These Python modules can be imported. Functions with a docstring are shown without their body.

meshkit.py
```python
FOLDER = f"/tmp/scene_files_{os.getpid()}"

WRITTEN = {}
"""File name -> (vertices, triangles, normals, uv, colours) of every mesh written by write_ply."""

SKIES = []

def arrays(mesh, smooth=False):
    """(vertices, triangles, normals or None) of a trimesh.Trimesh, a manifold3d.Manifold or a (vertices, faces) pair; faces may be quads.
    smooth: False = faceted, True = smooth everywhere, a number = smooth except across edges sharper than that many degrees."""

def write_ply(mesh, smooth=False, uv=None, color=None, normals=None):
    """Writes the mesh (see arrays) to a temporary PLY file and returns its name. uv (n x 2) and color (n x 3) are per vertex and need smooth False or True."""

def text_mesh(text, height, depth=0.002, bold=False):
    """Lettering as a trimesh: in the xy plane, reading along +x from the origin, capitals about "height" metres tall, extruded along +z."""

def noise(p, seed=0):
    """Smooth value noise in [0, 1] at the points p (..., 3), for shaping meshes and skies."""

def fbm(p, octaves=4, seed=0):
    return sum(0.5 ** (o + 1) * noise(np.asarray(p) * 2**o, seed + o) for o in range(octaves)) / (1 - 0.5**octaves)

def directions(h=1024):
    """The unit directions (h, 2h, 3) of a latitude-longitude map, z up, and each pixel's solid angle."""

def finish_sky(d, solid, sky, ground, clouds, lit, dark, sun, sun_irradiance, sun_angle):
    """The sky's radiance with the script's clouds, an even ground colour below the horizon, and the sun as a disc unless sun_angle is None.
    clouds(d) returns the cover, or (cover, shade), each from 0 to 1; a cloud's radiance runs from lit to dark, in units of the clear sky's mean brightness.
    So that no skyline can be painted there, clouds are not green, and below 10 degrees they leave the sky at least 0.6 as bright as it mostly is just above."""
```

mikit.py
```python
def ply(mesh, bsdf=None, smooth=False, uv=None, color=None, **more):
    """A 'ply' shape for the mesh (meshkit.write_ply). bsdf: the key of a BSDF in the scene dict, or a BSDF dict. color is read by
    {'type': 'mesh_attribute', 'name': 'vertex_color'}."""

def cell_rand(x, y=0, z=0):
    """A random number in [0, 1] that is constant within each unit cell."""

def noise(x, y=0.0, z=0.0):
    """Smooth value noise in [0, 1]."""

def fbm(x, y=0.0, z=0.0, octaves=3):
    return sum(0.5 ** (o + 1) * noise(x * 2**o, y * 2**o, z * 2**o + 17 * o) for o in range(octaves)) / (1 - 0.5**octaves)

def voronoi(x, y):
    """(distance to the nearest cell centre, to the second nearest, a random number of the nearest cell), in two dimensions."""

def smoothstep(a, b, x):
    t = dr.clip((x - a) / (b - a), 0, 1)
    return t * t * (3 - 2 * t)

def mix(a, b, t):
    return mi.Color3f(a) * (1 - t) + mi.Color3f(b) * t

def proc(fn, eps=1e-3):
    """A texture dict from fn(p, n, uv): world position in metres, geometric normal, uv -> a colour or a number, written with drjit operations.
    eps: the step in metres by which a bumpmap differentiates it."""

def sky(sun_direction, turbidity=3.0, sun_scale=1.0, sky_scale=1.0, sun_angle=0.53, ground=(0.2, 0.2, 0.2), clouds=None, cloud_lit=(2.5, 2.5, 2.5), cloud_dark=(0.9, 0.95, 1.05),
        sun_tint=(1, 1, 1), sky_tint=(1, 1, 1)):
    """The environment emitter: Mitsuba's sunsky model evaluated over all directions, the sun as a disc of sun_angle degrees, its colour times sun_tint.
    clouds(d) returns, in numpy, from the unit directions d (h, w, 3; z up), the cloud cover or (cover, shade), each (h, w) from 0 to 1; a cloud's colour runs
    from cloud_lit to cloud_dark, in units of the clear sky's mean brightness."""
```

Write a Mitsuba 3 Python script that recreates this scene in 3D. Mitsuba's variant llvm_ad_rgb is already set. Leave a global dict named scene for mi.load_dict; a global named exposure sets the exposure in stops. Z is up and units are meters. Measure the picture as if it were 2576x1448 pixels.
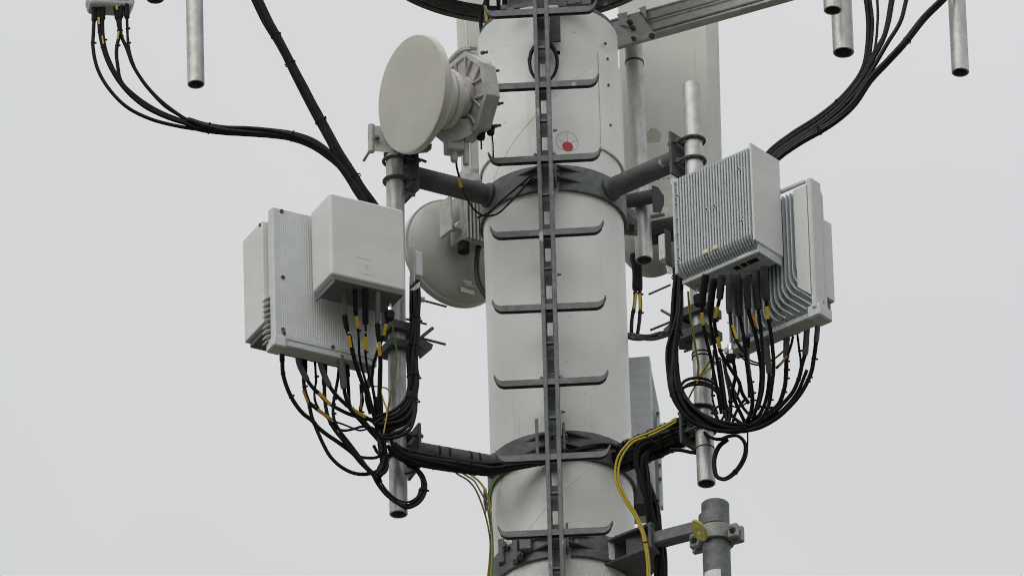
import math, random
import numpy as np, trimesh, mitsuba as mi, drjit as dr
import mikit, meshkit
from shapely.geometry import Polygon, Point, box as sbox

random.seed(7); rng = np.random.default_rng(7)
scene, labels = {'type': 'scene'}, {}
A3 = lambda *v: np.array(v, float)
def nrm(v): v = np.asarray(v, float); return v / np.linalg.norm(v)

# ---------------------------------------------------------------- camera
TH, ROLL, F, S = math.radians(30.5), -0.031, 36500.0, 770.0      # pitch up, roll, focal length and pixels per metre on the 2576 px wide photograph
D_ = A3(0, math.cos(TH), math.sin(TH)); r0 = A3(1, 0, 0); u0 = A3(0, -math.sin(TH), math.cos(TH))
R_ = math.cos(ROLL) * r0 + math.sin(ROLL) * u0; U_ = -math.sin(ROLL) * r0 + math.cos(ROLL) * u0
def ray(u, v): return nrm(D_ * F + R_ * (u - 1288) + U_ * (724 - v))
CAM = -ray(1398, 724) * (F / S); CAM[2] = 1.6                     # the pole's axis is x = y = 0
scene['camera'] = {'type': 'perspective', 'fov_axis': 'x', 'fov': math.degrees(2 * math.atan(1288 / F)), 'near_clip': 1.0, 'far_clip': 6000.0,
    'to_world': mi.ScalarTransform4f().look_at(origin=CAM.tolist(), target=(CAM + D_).tolist(), up=U_.tolist())}
# ---------------------------------------------------------------- overcast daylight: the sky three times as bright overhead as at the horizon
exposure = 2.29
scene['sky'] = mikit.sky((-0.34, -0.50, 0.80), turbidity=4, sun_scale=0.28, sun_angle=70.0, sun_tint=(0.84, 1.0, 1.22), sky_scale=1.0, ground=(0.055, 0.058, 0.05),
    clouds=lambda d: (np.ones(d.shape[:2]), 1.0 - np.clip(d[..., 2], 0, 1) + 0.16 * (meshkit.fbm(d * 9.0, 4, 3) - 0.5) + 0.07 * (meshkit.fbm(d * 34.0, 3, 11) - 0.5)), cloud_lit=(2.05, 2.07, 2.09), cloud_dark=(0.72, 0.735, 0.745))

# ---------------------------------------------------------------- measuring on the photograph
def P(u, v, y):
    d = ray(u, v); return CAM + d * ((y - CAM[1]) / d[1])
def PP(u, v, p, n):
    d = ray(u, v); return CAM + d * (np.dot(np.asarray(p) - CAM, n) / np.dot(d, n))
def axis_u(v): return 1379 + 0.0327 * (v - 150)
def zf(v, y=0.0, u=None): return P(axis_u(v) if u is None else u, v, y)[2]
px = 1.0 / S
RP = 177 * px                                                    # radius of the pole
Z = A3(0, 0, 1)

# ---------------------------------------------------------------- materials
def tex(fn, eps=1e-3): return mikit.proc(fn, eps)
def mat(name, col, rough=0.5, metal=0.0, spec=0.5, **k):
    scene[name] = {'type': 'twosided', 'bsdf': {'type': 'principled', 'base_color': col if isinstance(col, dict) else {'type': 'rgb', 'value': list(col)},
        'roughness': rough, 'metallic': metal, 'specular': spec, **k}}
    return name
def grain(a, b, s, lo=0.3, hi=0.7, oct_=3, sy=None, sz=None):
    sy = s if sy is None else sy; sz = s if sz is None else sz
    return tex(lambda p, n, uv: mikit.mix(a, b, mikit.smoothstep(lo, hi, mikit.fbm(p.x * s, p.y * sy, p.z * sz, oct_))))
def pole_col(p, n, uv):
    c = mikit.mix((0.84, 0.84, 0.83), (0.80, 0.80, 0.787), mikit.smoothstep(0.3, 0.75, mikit.fbm(p.x * 7, p.y * 7, p.z * 5, 4)))
    streak = mikit.smoothstep(0.66, 0.86, mikit.fbm(p.x * 60, p.y * 60, p.z * 1.6, 3))
    c = mikit.mix(c, (0.64, 0.63, 0.60), streak * 0.35)
    spot = mikit.smoothstep(0.93, 0.97, mikit.noise(p.x * 75, p.y * 75, p.z * 70))
    return mikit.mix(c, (0.42, 0.41, 0.38), spot * 0.7)
mat('white_paint', tex(pole_col), 0.42)
def galv_col(a, b):
    def f(p, n, uv):
        m = mikit.fbm(p.x * 55, p.y * 55, p.z * 55, 3)
        m2 = mikit.fbm(p.x * 12 + 5, p.y * 12, p.z * 12, 3)
        c = mikit.mix(a, b, mikit.smoothstep(0.25, 0.75, 0.55 * m + 0.45 * m2))
        return mikit.mix(c, (0.62, 0.62, 0.60), mikit.smoothstep(0.74, 0.86, mikit.fbm(p.x * 25, p.y * 25, p.z * 14 + 3, 3)) * 0.6)
    return tex(f)
mat('galvanised', galv_col((0.105, 0.115, 0.122), (0.185, 0.197, 0.203)), 0.55, 0.2)
mat('mid_galvanised', galv_col((0.22, 0.23, 0.23), (0.36, 0.36, 0.355)), 0.55, 0.2)
mat('dark_galvanised', galv_col((0.065, 0.07, 0.073), (0.115, 0.12, 0.124)), 0.6, 0.1, 0.4)
mat('bright_galvanised', galv_col((0.42, 0.43, 0.42), (0.56, 0.56, 0.55)), 0.5, 0.3)
mat('pipe_metal', grain((0.62, 0.62, 0.615), (0.47, 0.47, 0.465), 45, 0.25, 0.8, 4, 45, 25), 0.46, 0.5)
mat('grey_plastic', (0.15, 0.153, 0.157), 0.6, 0, 0.4)
mat('wire_olive', grain((0.20, 0.155, 0.06), (0.12, 0.10, 0.055), 30), 0.5)
mat('radio_paint', grain((0.60, 0.62, 0.63), (0.565, 0.585, 0.595), 25), 0.5)
mat('radio_cover', grain((0.655, 0.665, 0.66), (0.625, 0.635, 0.63), 18), 0.5)
mat('cast_paint', grain((0.55, 0.575, 0.60), (0.50, 0.525, 0.55), 60), 0.5)
mat('dark_cast', (0.06, 0.063, 0.066), 0.6, 0, 0.35)
mat('radome', grain((0.57, 0.558, 0.515), (0.535, 0.523, 0.48), 10), 0.55)
mat('dish_paint', grain((0.60, 0.58, 0.55), (0.54, 0.525, 0.50), 16), 0.45)
mat('dish_back', grain((0.46, 0.445, 0.425), (0.41, 0.395, 0.375), 14), 0.38)
mat('odu_paint', grain((0.47, 0.46, 0.44), (0.38, 0.37, 0.355), 30), 0.5)
mat('panel_paint', grain((0.62, 0.63, 0.59), (0.58, 0.59, 0.55), 9, 0.3, 0.7, 4, 9, 3), 0.55)
mat('panel_patch', grain((0.44, 0.43, 0.37), (0.38, 0.37, 0.31), 60), 0.7)
mat('cable_black', grain((0.005, 0.005, 0.006), (0.012, 0.011, 0.012), 40), 0.5, 0, 0.22)
mat('rubber', (0.009, 0.009, 0.01), 0.65, 0, 0.25)
mat('boot_dark', grain((0.05, 0.05, 0.051), (0.03, 0.03, 0.031), 40), 0.6, 0, 0.3)
mat('cable_grey', (0.13, 0.12, 0.10), 0.5)
mat('tag_yellow', grain((0.72, 0.47, 0.04), (0.60, 0.37, 0.03), 90), 0.55)
mat('tag_orange', grain((0.55, 0.27, 0.06), (0.42, 0.20, 0.05), 90), 0.55)
mat('wire_yellow', tex(lambda p, n, uv: mikit.mix((0.56, 0.39, 0.03), (0.10, 0.24, 0.05), dr.select(dr.abs(uv.y - 0.78) < 0.09, mi.Float(1), mi.Float(0)))), 0.45)
mat('wire_green', tex(lambda p, n, uv: mikit.mix((0.10, 0.25, 0.05), (0.52, 0.42, 0.04), dr.select(dr.abs(uv.y - 0.62) < 0.24, mi.Float(1), mi.Float(0)))), 0.45)
mat('paint_yellow', grain((0.62, 0.53, 0.10), (0.50, 0.44, 0.12), 60), 0.5)
mat('chrome', (0.86, 0.86, 0.84), 0.22, 1.0)
mat('bolt_metal', grain((0.13, 0.115, 0.105), (0.075, 0.062, 0.056), 90), 0.5, 0.3)
mat('label_white', (0.74, 0.74, 0.73), 0.5)
mat('sticker_white', (0.78, 0.78, 0.765), 0.5)
mat('print_grey', (0.27, 0.27, 0.27), 0.6)
mat('faint_print', (0.52, 0.53, 0.53), 0.6)
mat('print_red', (0.50, 0.035, 0.05), 0.45)
mat('cream_cap', (0.70, 0.62, 0.46), 0.5)
mat('ground_cover', tex(lambda p, n, uv: mikit.mix((0.045, 0.055, 0.028), (0.075, 0.07, 0.055), mikit.smoothstep(0.35, 0.65, mikit.fbm(p.x * 0.15, p.y * 0.15, 0, 4)))), 0.9)

# ---------------------------------------------------------------- names
def numbered(name):
    k, i = name, 0
    while k in scene or k in labels or any(s.startswith(k + '__') for s in scene):
        i += 1; k = f'{name}_{i:03d}'
    return k
def thing(name, label, cat, group=None, kind=None):
    k = numbered(name); labels[k] = {'label': label, 'category': cat}
    if group: labels[k]['group'] = group
    labels[k]['kind'] = kind or 'thing'
    return k
def part(parent, name, mesh, bsdf, smooth=35, uv=None, label=None):
    k = numbered(parent + '__' + name)
    if uv is not None: smooth = True
    scene[k] = mikit.ply(mesh, bsdf, smooth=smooth, uv=uv)
    if label: labels[k] = {'label': label}
    return k
cat_ = trimesh.util.concatenate

# ---------------------------------------------------------------- shapes
def hull(pts): return trimesh.Trimesh(np.asarray(pts), process=False).convex_hull
def boxm(c, ax, ay, az, sx, sy, sz, b=0.002):
    """A box with chamfered edges: centre, three axes, three sizes."""
    ax, ay, az = nrm(ax), nrm(ay), nrm(az); pts = []
    b = min(b, 0.45 * min(sx, sy, sz))
    for i in (-1, 1):
        for j in (-1, 1):
            for k in (-1, 1):
                for e in ((0, b, b), (b, 0, b), (b, b, 0)):
                    pts.append(c + ax * i * (sx / 2 - e[0]) + ay * j * (sy / 2 - e[1]) + az * k * (sz / 2 - e[2]))
    return hull(pts)
SPH = trimesh.creation.icosphere(subdivisions=2, radius=1.0).vertices
def rboxm(c, ax, ay, az, sx, sy, sz, r=0.01):
    """A box with rounded edges."""
    M = np.array([nrm(ax), nrm(ay), nrm(az)]); pts = []
    for i in (-1, 1):
        for j in (-1, 1):
            for k in (-1, 1):
                q = A3(i * (sx / 2 - r), j * (sy / 2 - r), k * (sz / 2 - r)) + SPH * r
                pts.append(c + q @ M)
    return hull(np.vstack(pts))
def frame_of(d, up=Z):
    d = nrm(d); up = np.asarray(up, float)
    if abs(np.dot(d, up)) > 0.97: up = A3(0, -1, 0)
    x = nrm(np.cross(up, d)); return x, np.cross(d, x), d
def cyl(p0, p1, r, n=24, r1=None, bev=0.0):
    p0, p1 = np.asarray(p0, float), np.asarray(p1, float); L = np.linalg.norm(p1 - p0); r1 = r if r1 is None else r1
    prof = [(0, 0), (max(r - bev, 1e-5), 0)] + ([(r, bev), (r1, L - bev)] if bev else [(r, 0), (r1, L)])[0 if bev else 1:] + [(max(r1 - bev, 1e-5), L), (0, L)]
    return lathe(prof, p0, p1 - p0, n)
def lathe(prof, o, d, n=32, a0=0.0, a1=2 * math.pi, ref=Z):
    """Profile (radius, height) turned about the axis d from o."""
    x, y, d = frame_of(d, ref); full = abs(a1 - a0 - 2 * math.pi) < 1e-6
    t = np.linspace(a0, a1, n + 1)[: n if full else n + 1]
    pr = np.array(prof, float); m = len(pr); k = len(t)
    ring = np.cos(t)[:, None] * x + np.sin(t)[:, None] * y
    V = o + pr[None, :, 0, None] * ring[:, None, :] + pr[None, :, 1, None] * d
    Fc = []
    for i in range(k if full else k - 1):
        j = (i + 1) % k
        for q in range(m - 1):
            Fc += [[i * m + q, j * m + q, j * m + q + 1], [i * m + q, j * m + q + 1, i * m + q + 1]]
    me = trimesh.Trimesh(V.reshape(-1, 3), np.array(Fc), process=False)
    me.merge_vertices(); me.update_faces(me.nondegenerate_faces()); me.remove_unreferenced_vertices(); me.fix_normals()
    return me
def pipe(p0, p1, r, th=0.004, n=40):
    """A hollow pipe, open at both ends."""
    L = np.linalg.norm(np.asarray(p1) - p0); b = 0.0012
    m = lathe([(r - th, 0), (r - b, 0), (r, b), (r, L - b), (r - b, L), (r - th, L), (r - th, 0)], np.asarray(p0, float), np.asarray(p1) - p0, n)
    return m
def bore(p0, p1, r, n=32):
    """The rusty inside of a pipe, stopped 0.2 m in."""
    d = nrm(np.asarray(p1) - p0); p0 = p0 + d * 0.002
    return lathe([(r, 0), (r, 0.2), (0, 0.2), (0, 0.205), (r + 0.0008, 0.205), (r + 0.0008, 0), (r, 0)], p0, d, n)
def ringm(ri, ro, z0, z1, a0=0.0, a1=360.0, n=96, c=(0, 0)):
    """A ring sector about the vertical; angles in degrees from the camera's direction, growing to the right."""
    t = np.radians(np.linspace(a0, a1, n + 1)); full = abs(a1 - a0 - 360) < 1e-6
    V = []
    for a in t:
        s, co = math.sin(a), -math.cos(a)
        for (r, z) in ((ri, z0), (ro, z0), (ro, z1), (ri, z1)): V.append((c[0] + r * s, c[1] + r * co, z))
    Fc = []
    for i in range(n):
        for q in range(4):
            a, b = i * 4 + q, i * 4 + (q + 1) % 4; Fc += [[a, b, b + 4], [a, b + 4, a + 4]]
    if not full:
        e = n * 4; Fc += [[0, 2, 1], [0, 3, 2], [e, e + 1, e + 2], [e, e + 2, e + 3]]
    me = trimesh.Trimesh(np.array(V), np.array(Fc), process=False); me.merge_vertices(); me.fix_normals(); return me
def onp(az, r, z=0.0):
    a = math.radians(az); return A3(r * math.sin(a), -r * math.cos(a), z)
def spline(pts, per=10):
    p = np.asarray(pts, float)
    if len(p) == 2: return np.linspace(p[0], p[1], 6)
    q = np.vstack([2 * p[0] - p[1], p, 2 * p[-1] - p[-2]]); out = []
    for i in range(1, len(q) - 2):
        a, b, c, d = q[i - 1], q[i], q[i + 1], q[i + 2]
        ta, tb, tc = np.linalg.norm(b - a) ** .5 + 1e-6, np.linalg.norm(c - b) ** .5 + 1e-6, np.linalg.norm(d - c) ** .5 + 1e-6
        m1 = (b - a) / ta - (c - a) / (ta + tb) + (c - b) / tb; m2 = (c - b) / tb - (d - b) / (tb + tc) + (d - c) / tc
        m1 *= tb; m2 *= tb
        for s in np.linspace(0, 1, per, endpoint=False):
            out.append((2*s**3-3*s**2+1)*b + (s**3-2*s**2+s)*m1 + (-2*s**3+3*s**2)*c + (s**3-s**2)*m2)
    return np.array(out + [p[-1]])
def tube(path, r, n=12, closed=False):
    """A round bar along a path; returns the mesh and its uv (along, around)."""
    p = np.asarray(path, float); N = len(p); r = np.broadcast_to(np.asarray(r, float), N)
    T = np.gradient(p, axis=0); T /= np.linalg.norm(T, axis=1, keepdims=True) + 1e-12
    x = frame_of(T[0])[0]; V, UVs = [], []; s = 0.0
    for i in range(N):
        x = nrm(x - T[i] * np.dot(x, T[i])); y = np.cross(T[i], x)
        if i: s += np.linalg.norm(p[i] - p[i - 1])
        for k in range(n + 1):
            a = 2 * math.pi * k / n; V.append(p[i] + r[i] * (math.cos(a) * x + math.sin(a) * y)); UVs.append((s, k / n))
    Fc = []
    for i in range(N - 1):
        for k in range(n):
            a = i * (n + 1) + k; b = a + n + 1; Fc += [[a, a + 1, b + 1], [a, b + 1, b]]
    for e, i in ((1, 0), (-1, N - 1)):
        c = len(V); V.append(p[i]); UVs.append((0, 0))
        for k in range(n):
            a = i * (n + 1) + k; Fc.append([c, a + 1, a] if e > 0 else [c, a, a + 1])
    return trimesh.Trimesh(np.array(V), np.array(Fc), process=False), np.array(UVs)
def ext(poly, o, ex, ey, th, ez=None):
    """A plate: a shapely polygon in the axes ex, ey from o, th thick along ez (centred)."""
    ex, ey = nrm(ex), nrm(ey); ez = nrm(np.cross(ex, ey))
    m = trimesh.creation.extrude_polygon(poly, th, engine='earcut'); v = m.vertices
    m.vertices = o + v[:, :1] * ex + v[:, 1:2] * ey + (v[:, 2:] - th / 2) * ez; m.fix_normals(); return m
def sweep_bar(path, side, h, w, channel=0):
    """A rectangular bar along a path: side is its fixed depth direction, h and w (arrays) its height and depth."""
    p = np.asarray(path, float); N = len(p); T = np.gradient(p, axis=0); T /= np.linalg.norm(T, axis=1, keepdims=True)
    side = nrm(side); V = []
    if channel:                                                   # a folded channel, open underneath, its walls "channel" thick
        for i in range(N):
            n_ = nrm(np.cross(side, T[i])); n_ = n_ * (1 if n_[2] > 0 else -1); a, b, t = h[i] / 2, w[i] / 2, channel
            for (q, e) in ((-a, -b), (a, -b), (a, b), (-a, b), (-a, b - t), (a - t, b - t), (a - t, t - b), (-a, t - b)): V.append(p[i] + n_ * q + side * e)
        Fc = [[i * 8 + k, i * 8 + (k + 1) % 8, i * 8 + 8 + (k + 1) % 8] for i in range(N - 1) for k in range(8)] + [[i * 8 + k, i * 8 + 8 + (k + 1) % 8, i * 8 + 8 + k] for i in range(N - 1) for k in range(8)]
        for e in (0, (N - 1) * 8):
            for q in ((0, 1, 6, 7), (1, 2, 5, 6), (2, 3, 4, 5)): Fc += [[e + q[0], e + q[1], e + q[2]], [e + q[0], e + q[2], e + q[3]]]
        m = trimesh.Trimesh(np.array(V), np.array(Fc), process=False); m.fix_normals(); return m
    for i in range(N):
        n_ = nrm(np.cross(T[i], side))
        for (a, b) in ((-1, -1), (1, -1), (1, 1), (-1, 1)): V.append(p[i] + n_ * a * h[i] / 2 + side * b * w[i] / 2)
    Fc = []
    for i in range(N - 1):
        for k in range(4):
            a, b = i * 4 + k, i * 4 + (k + 1) % 4; Fc += [[a, b, b + 4], [a, b + 4, a + 4]]
    e = (N - 1) * 4; Fc += [[0, 2, 1], [0, 3, 2], [e, e + 1, e + 2], [e, e + 2, e + 3]]
    m = trimesh.Trimesh(np.array(V), np.array(Fc), process=False); m.fix_normals(); return m
def hexm(p, d, r, h):
    return lathe([(0, 0), (r * 0.9, 0), (r, h * 0.12), (r, h * 0.88), (r * 0.9, h), (0, h)], np.asarray(p, float), d, 6)
def bolt(p, d, r=0.006, h=0.006, tail=0.0, tr=None):
    m = [hexm(p, d, r, h)]
    if tail: m.append(cyl(np.asarray(p) + nrm(d) * h * 0.8, np.asarray(p) + nrm(d) * (h + tail), tr or r * 0.55, 10))
    return cat_(m)

# ================================================================ ground and pole
scene['ground'] = mikit.ply(lathe([(0, 0), (40, 0), (400, 0), (2500, 0)], A3(0, 0, 0), Z, 64), 'ground_cover')
labels['ground'] = {'label': 'flat grassy ground far below the mast', 'category': 'ground', 'kind': 'structure'}

ZF = zf(13, -RP); ZT = zf(-560)                                                    # where the things above the frame end
pole = thing('steel_pole', 'thick white painted steel pole carrying all the antenna equipment', 'mast')
part(pole, 'shaft', lathe([(0, 0), (RP, 0), (RP, 12), (RP, 20), (RP, 24.5), (RP, ZF), (RP - 0.02, ZF + 0.004), (0, ZF + 0.004)], A3(0, 0, 0), Z, 128), 'white_paint', 30)
part(pole, 'spigot', cyl(A3(0, 0, ZF + 0.005), A3(0, 0, ZT + 1.0), 0.13, 48), 'galvanised', 30)
# spiral weld seam, 1.47 m to the turn
zs = zf(1276 - 40, -RP, 1400); th = np.linspace(-2 * math.pi * 1.2, 2 * math.pi * 2.2, 900)
th = th[(zs + 1.47 * th / (2 * math.pi)) < ZF - 0.01]
hel = np.stack([(RP) * np.sin(th), -(RP) * np.cos(th), zs + 1.47 * th / (2 * math.pi)], 1)
part(pole, 'weld_seam', tube(hel, 0.0015, 8)[0], 'white_paint', True)
# cover plate wrapped round the back of the upper section, its two edges seen at the sides
zt_, zb_ = P(1507, 133, -RP * 0.71)[2], P(1516, 376, -RP * 0.71)[2]
sl = part(pole, 'wrap_plate', ringm(RP + 0.003, RP + 0.009, zb_, zt_, 44.5, 304.5, 140), 'white_paint', 30)
for (u, v) in ((1521, 111), (1526, 150), (1528, 216), (1533, 316)):
    dx = (u - axis_u(v)) * px; az = math.degrees(math.asin(dx / (RP + .006))); q = P(u, v, -(RP + .006) * math.cos(math.radians(az)))
    part(sl, 'bolt', bolt(onp(az, RP + .007, q[2]), onp(az, 1), 0.0052, 0.006), 'bolt_metal', False)

# round sticker printed with a circle, three spokes and a red dot, stuck on the pole
st = thing('round_sticker', 'round white sticker with a red dot on the pole above the upper collar', 'sticker')
sq = P(1426.5, 357.5, -RP * 0.97); saz = math.asin(sq[0] / RP)
def wrap2(poly, r):
    m = trimesh.creation.extrude_polygon(poly, 0.0003, engine='earcut')
    m = m.subdivide_to_size(0.006); v = m.vertices; a = saz + v[:, 0] / RP; rr = r + v[:, 2]
    m.vertices = np.stack([rr * np.sin(a), -rr * np.cos(a), sq[2] + v[:, 1]], 1); return m
part(st, 'backing', wrap2(Point(0, 0).buffer(0.0395, 24), RP + 0.0008), 'sticker_white', False)
part(st, 'ring_line', wrap2(Point(0, 0).buffer(0.0375, 24).difference(Point(0, 0).buffer(0.0358, 24)), RP + 0.0016), 'print_grey', False)
for a in (90, 148, 32):
    d = A3(math.cos(math.radians(a)), math.sin(math.radians(a))); o = A3(0, -0.0185) if a == 90 else A3(0, -0.012); n2 = A3(-d[1], d[0]) * 0.0009
    L = 0.0545 if a == 90 else 0.0395
    part(st, 'spoke_line', wrap2(Polygon([o + n2, o + d * L + n2, o + d * L - n2, o - n2]), RP + 0.0016), 'print_grey', False)
part(st, 'dot', wrap2(Point(0.001, -0.0190).buffer(0.0182, 24), RP + 0.0023), 'print_red', False)

# ================================================================ climbing ladder: one rail with a rung at every 0.28 m
lad = thing('climbing_ladder', 'grey galvanised single rail ladder with upturned rungs in front of the pole', 'ladder')
YL, YAW = -0.335, math.radians(2.2)
lx, ln = A3(math.cos(YAW), -math.sin(YAW), 0), A3(-math.sin(YAW), -math.cos(YAW), 0)     # along a rung, towards the climber
LT, LB = P(1350, -330, YL), P(1411, 1800, YL)
la = nrm(LT - LB); LL = np.linalg.norm(LT - LB)
def rail_at(v):
    q = P(1378 + 0.0305 * (v - 650), v, YL); return LB + la * np.dot(q - LB, la)
W = 39 * px
web = sbox(-W / 2, 0, W / 2, LL)
rung_v = [593 + 186.5 * k + 0.45 * k * k for k in range(-5, 7)]
for rv in rung_v:
    for off in (-56, 37):
        s_ = np.dot(rail_at(rv + off) - LB, la)
        web = web.difference(sbox(-0.0078, s_ - 0.0240, 0.0078, s_ + 0.0240).buffer(0.0012, 3))
rail = cat_([boxm(LB + la * LL / 2 + lx * s * (W / 2 - 0.0016) + ln * -0.004, lx, la, ln, 0.003, LL, 0.045, 0.0006) for s in (-1, 1)] +
    [boxm(LB + la * LL / 2 + lx * s * (W / 2 - 0.0066) + ln * 0.019, lx, la, ln, 0.0130, LL, 0.003, 0.0006) for s in (-1, 1)])
part(lad, 'rail', rail, 'galvanised', False)
part(lad, 'web', ext(web, LB - ln * 0.028, lx, la, 0.003), 'galvanised', False)
for rv in rung_v:
    for off in (-9, 84):
        part(lad, 'cross_pin', boxm(rail_at(rv + off) + ln * 0.002, lx, la, ln, W - 0.008, 0.010, 0.012, 0.002), 'galvanised', False)
HR, DR = 0.0215, 0.020
for i, rv in enumerate(rung_v):
    c0 = rail_at(rv + 5.5) + la * (HR / 2 + 0.003) + ln * 0.0045
    k = rng.normal(0, 1, 3)
    lx_ = nrm(lx + la * 0.006 * k[0])
    pts, hs, ws = [], [], []
    Lh, Rc = 0.150, 0.030
    arm = []
    for t in np.linspace(0, 1, 9):
        a = t * math.radians(64); arm.append((Lh + Rc * math.sin(a), Rc * (1 - math.cos(a)), HR * (1 - 0.72 * t ** 1.5)))
    e = arm[-1]; arm.append((e[0] + 0.0075, e[1] + 0.0165, HR * 0.16))
    full = [(-a, b, h) for (a, b, h) in arm[::-1]] + [(0, 0, HR)] + arm
    path = np.array([c0 + lx_ * a + la * b for (a, b, h) in full])
    part(lad, 'rung', sweep_bar(path, ln, np.array([h for (_, _, h) in full]), np.full(len(full), DR), 0.0024), 'galvanised', False)
    if i % 3 == 1:
        part(lad, 'clip', cat_([bolt(c0 + lx_ * s * (W / 2 + 0.006) + la * 0.014, la, 0.006, 0.008, 0.003) for s in (-1, 1)]), 'galvanised', False)
# brackets that hold the rail off the pole
for v, h in ((62, 62), (444, 46), (905, 38), (1018, 60), (1120, 50), (1395, 70)):
    q = rail_at(v); dpt = abs(q[1]) - RP * 0.985
    part(lad, 'bracket', cat_([boxm(q - ln * (0.030 + (dpt - .016) / 2) + lx * s * 0.016, lx, la, ln, 0.006, h * px / 0.86, dpt - 0.014, 0.001) for s in (-1, 1)] +
        [boxm(q - ln * 0.0325, lx, la, ln, 0.038, h * px / 0.86, 0.005, 0.001)]), 'dark_galvanised', False)
q = P(1396, 70, -RP - 0.03)
part(lad, 'back_plate', boxm(q, lx, la, ln, 27 * px, 74 * px / .86, 0.006, 0.001), 'dark_galvanised', False)
for v in (1035, 690, 328):
    q = rail_at(v) + lx * (W / 2 + 0.004) - ln * 0.004
    part(lad, 'splice_bolt', bolt(q, lx, 0.0055, 0.005, 0.008), 'galvanised', False)

# ================================================================ mounting collars with their arms
def az_plane(phi): a = math.radians(phi); return A3(0, 0, 20), A3(math.cos(a), math.sin(a), 0)     # the vertical plane through the axis at azimuth phi
def on_az(u, v, phi): p, n = az_plane(phi); return PP(u, v, p, n)
AZL, AZR, AZL2, AZR2 = -60.9, 51.5, -66.0, 51.5
PL1, PL2 = P(994, 450, -0.2856), P(1001, 1140, -0.225)           # left pipe at its two clamps
PR1, PR2 = P(1746.5, 420, -0.366), P(1773, 1110, -0.366)         # right pipe
def ubolt(pc, axis, to, r, legs, rod=0.0058):
    """A U-bolt round a pipe at pc; its legs run along "to"."""
    to = nrm(to); sd = nrm(np.cross(axis, to)); rr = r + rod + 0.0005
    pts = [pc + sd * rr + to * legs] + [pc + sd * rr * math.cos(a) - to * rr * math.sin(a) for a in np.linspace(0, math.pi, 17)] + [pc - sd * rr + to * legs]
    pts.insert(1, pc + sd * rr + to * legs * .5); pts.insert(-1, pc - sd * rr + to * legs * .5)
    return tube(np.array(pts), rod, 10)[0]
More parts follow.
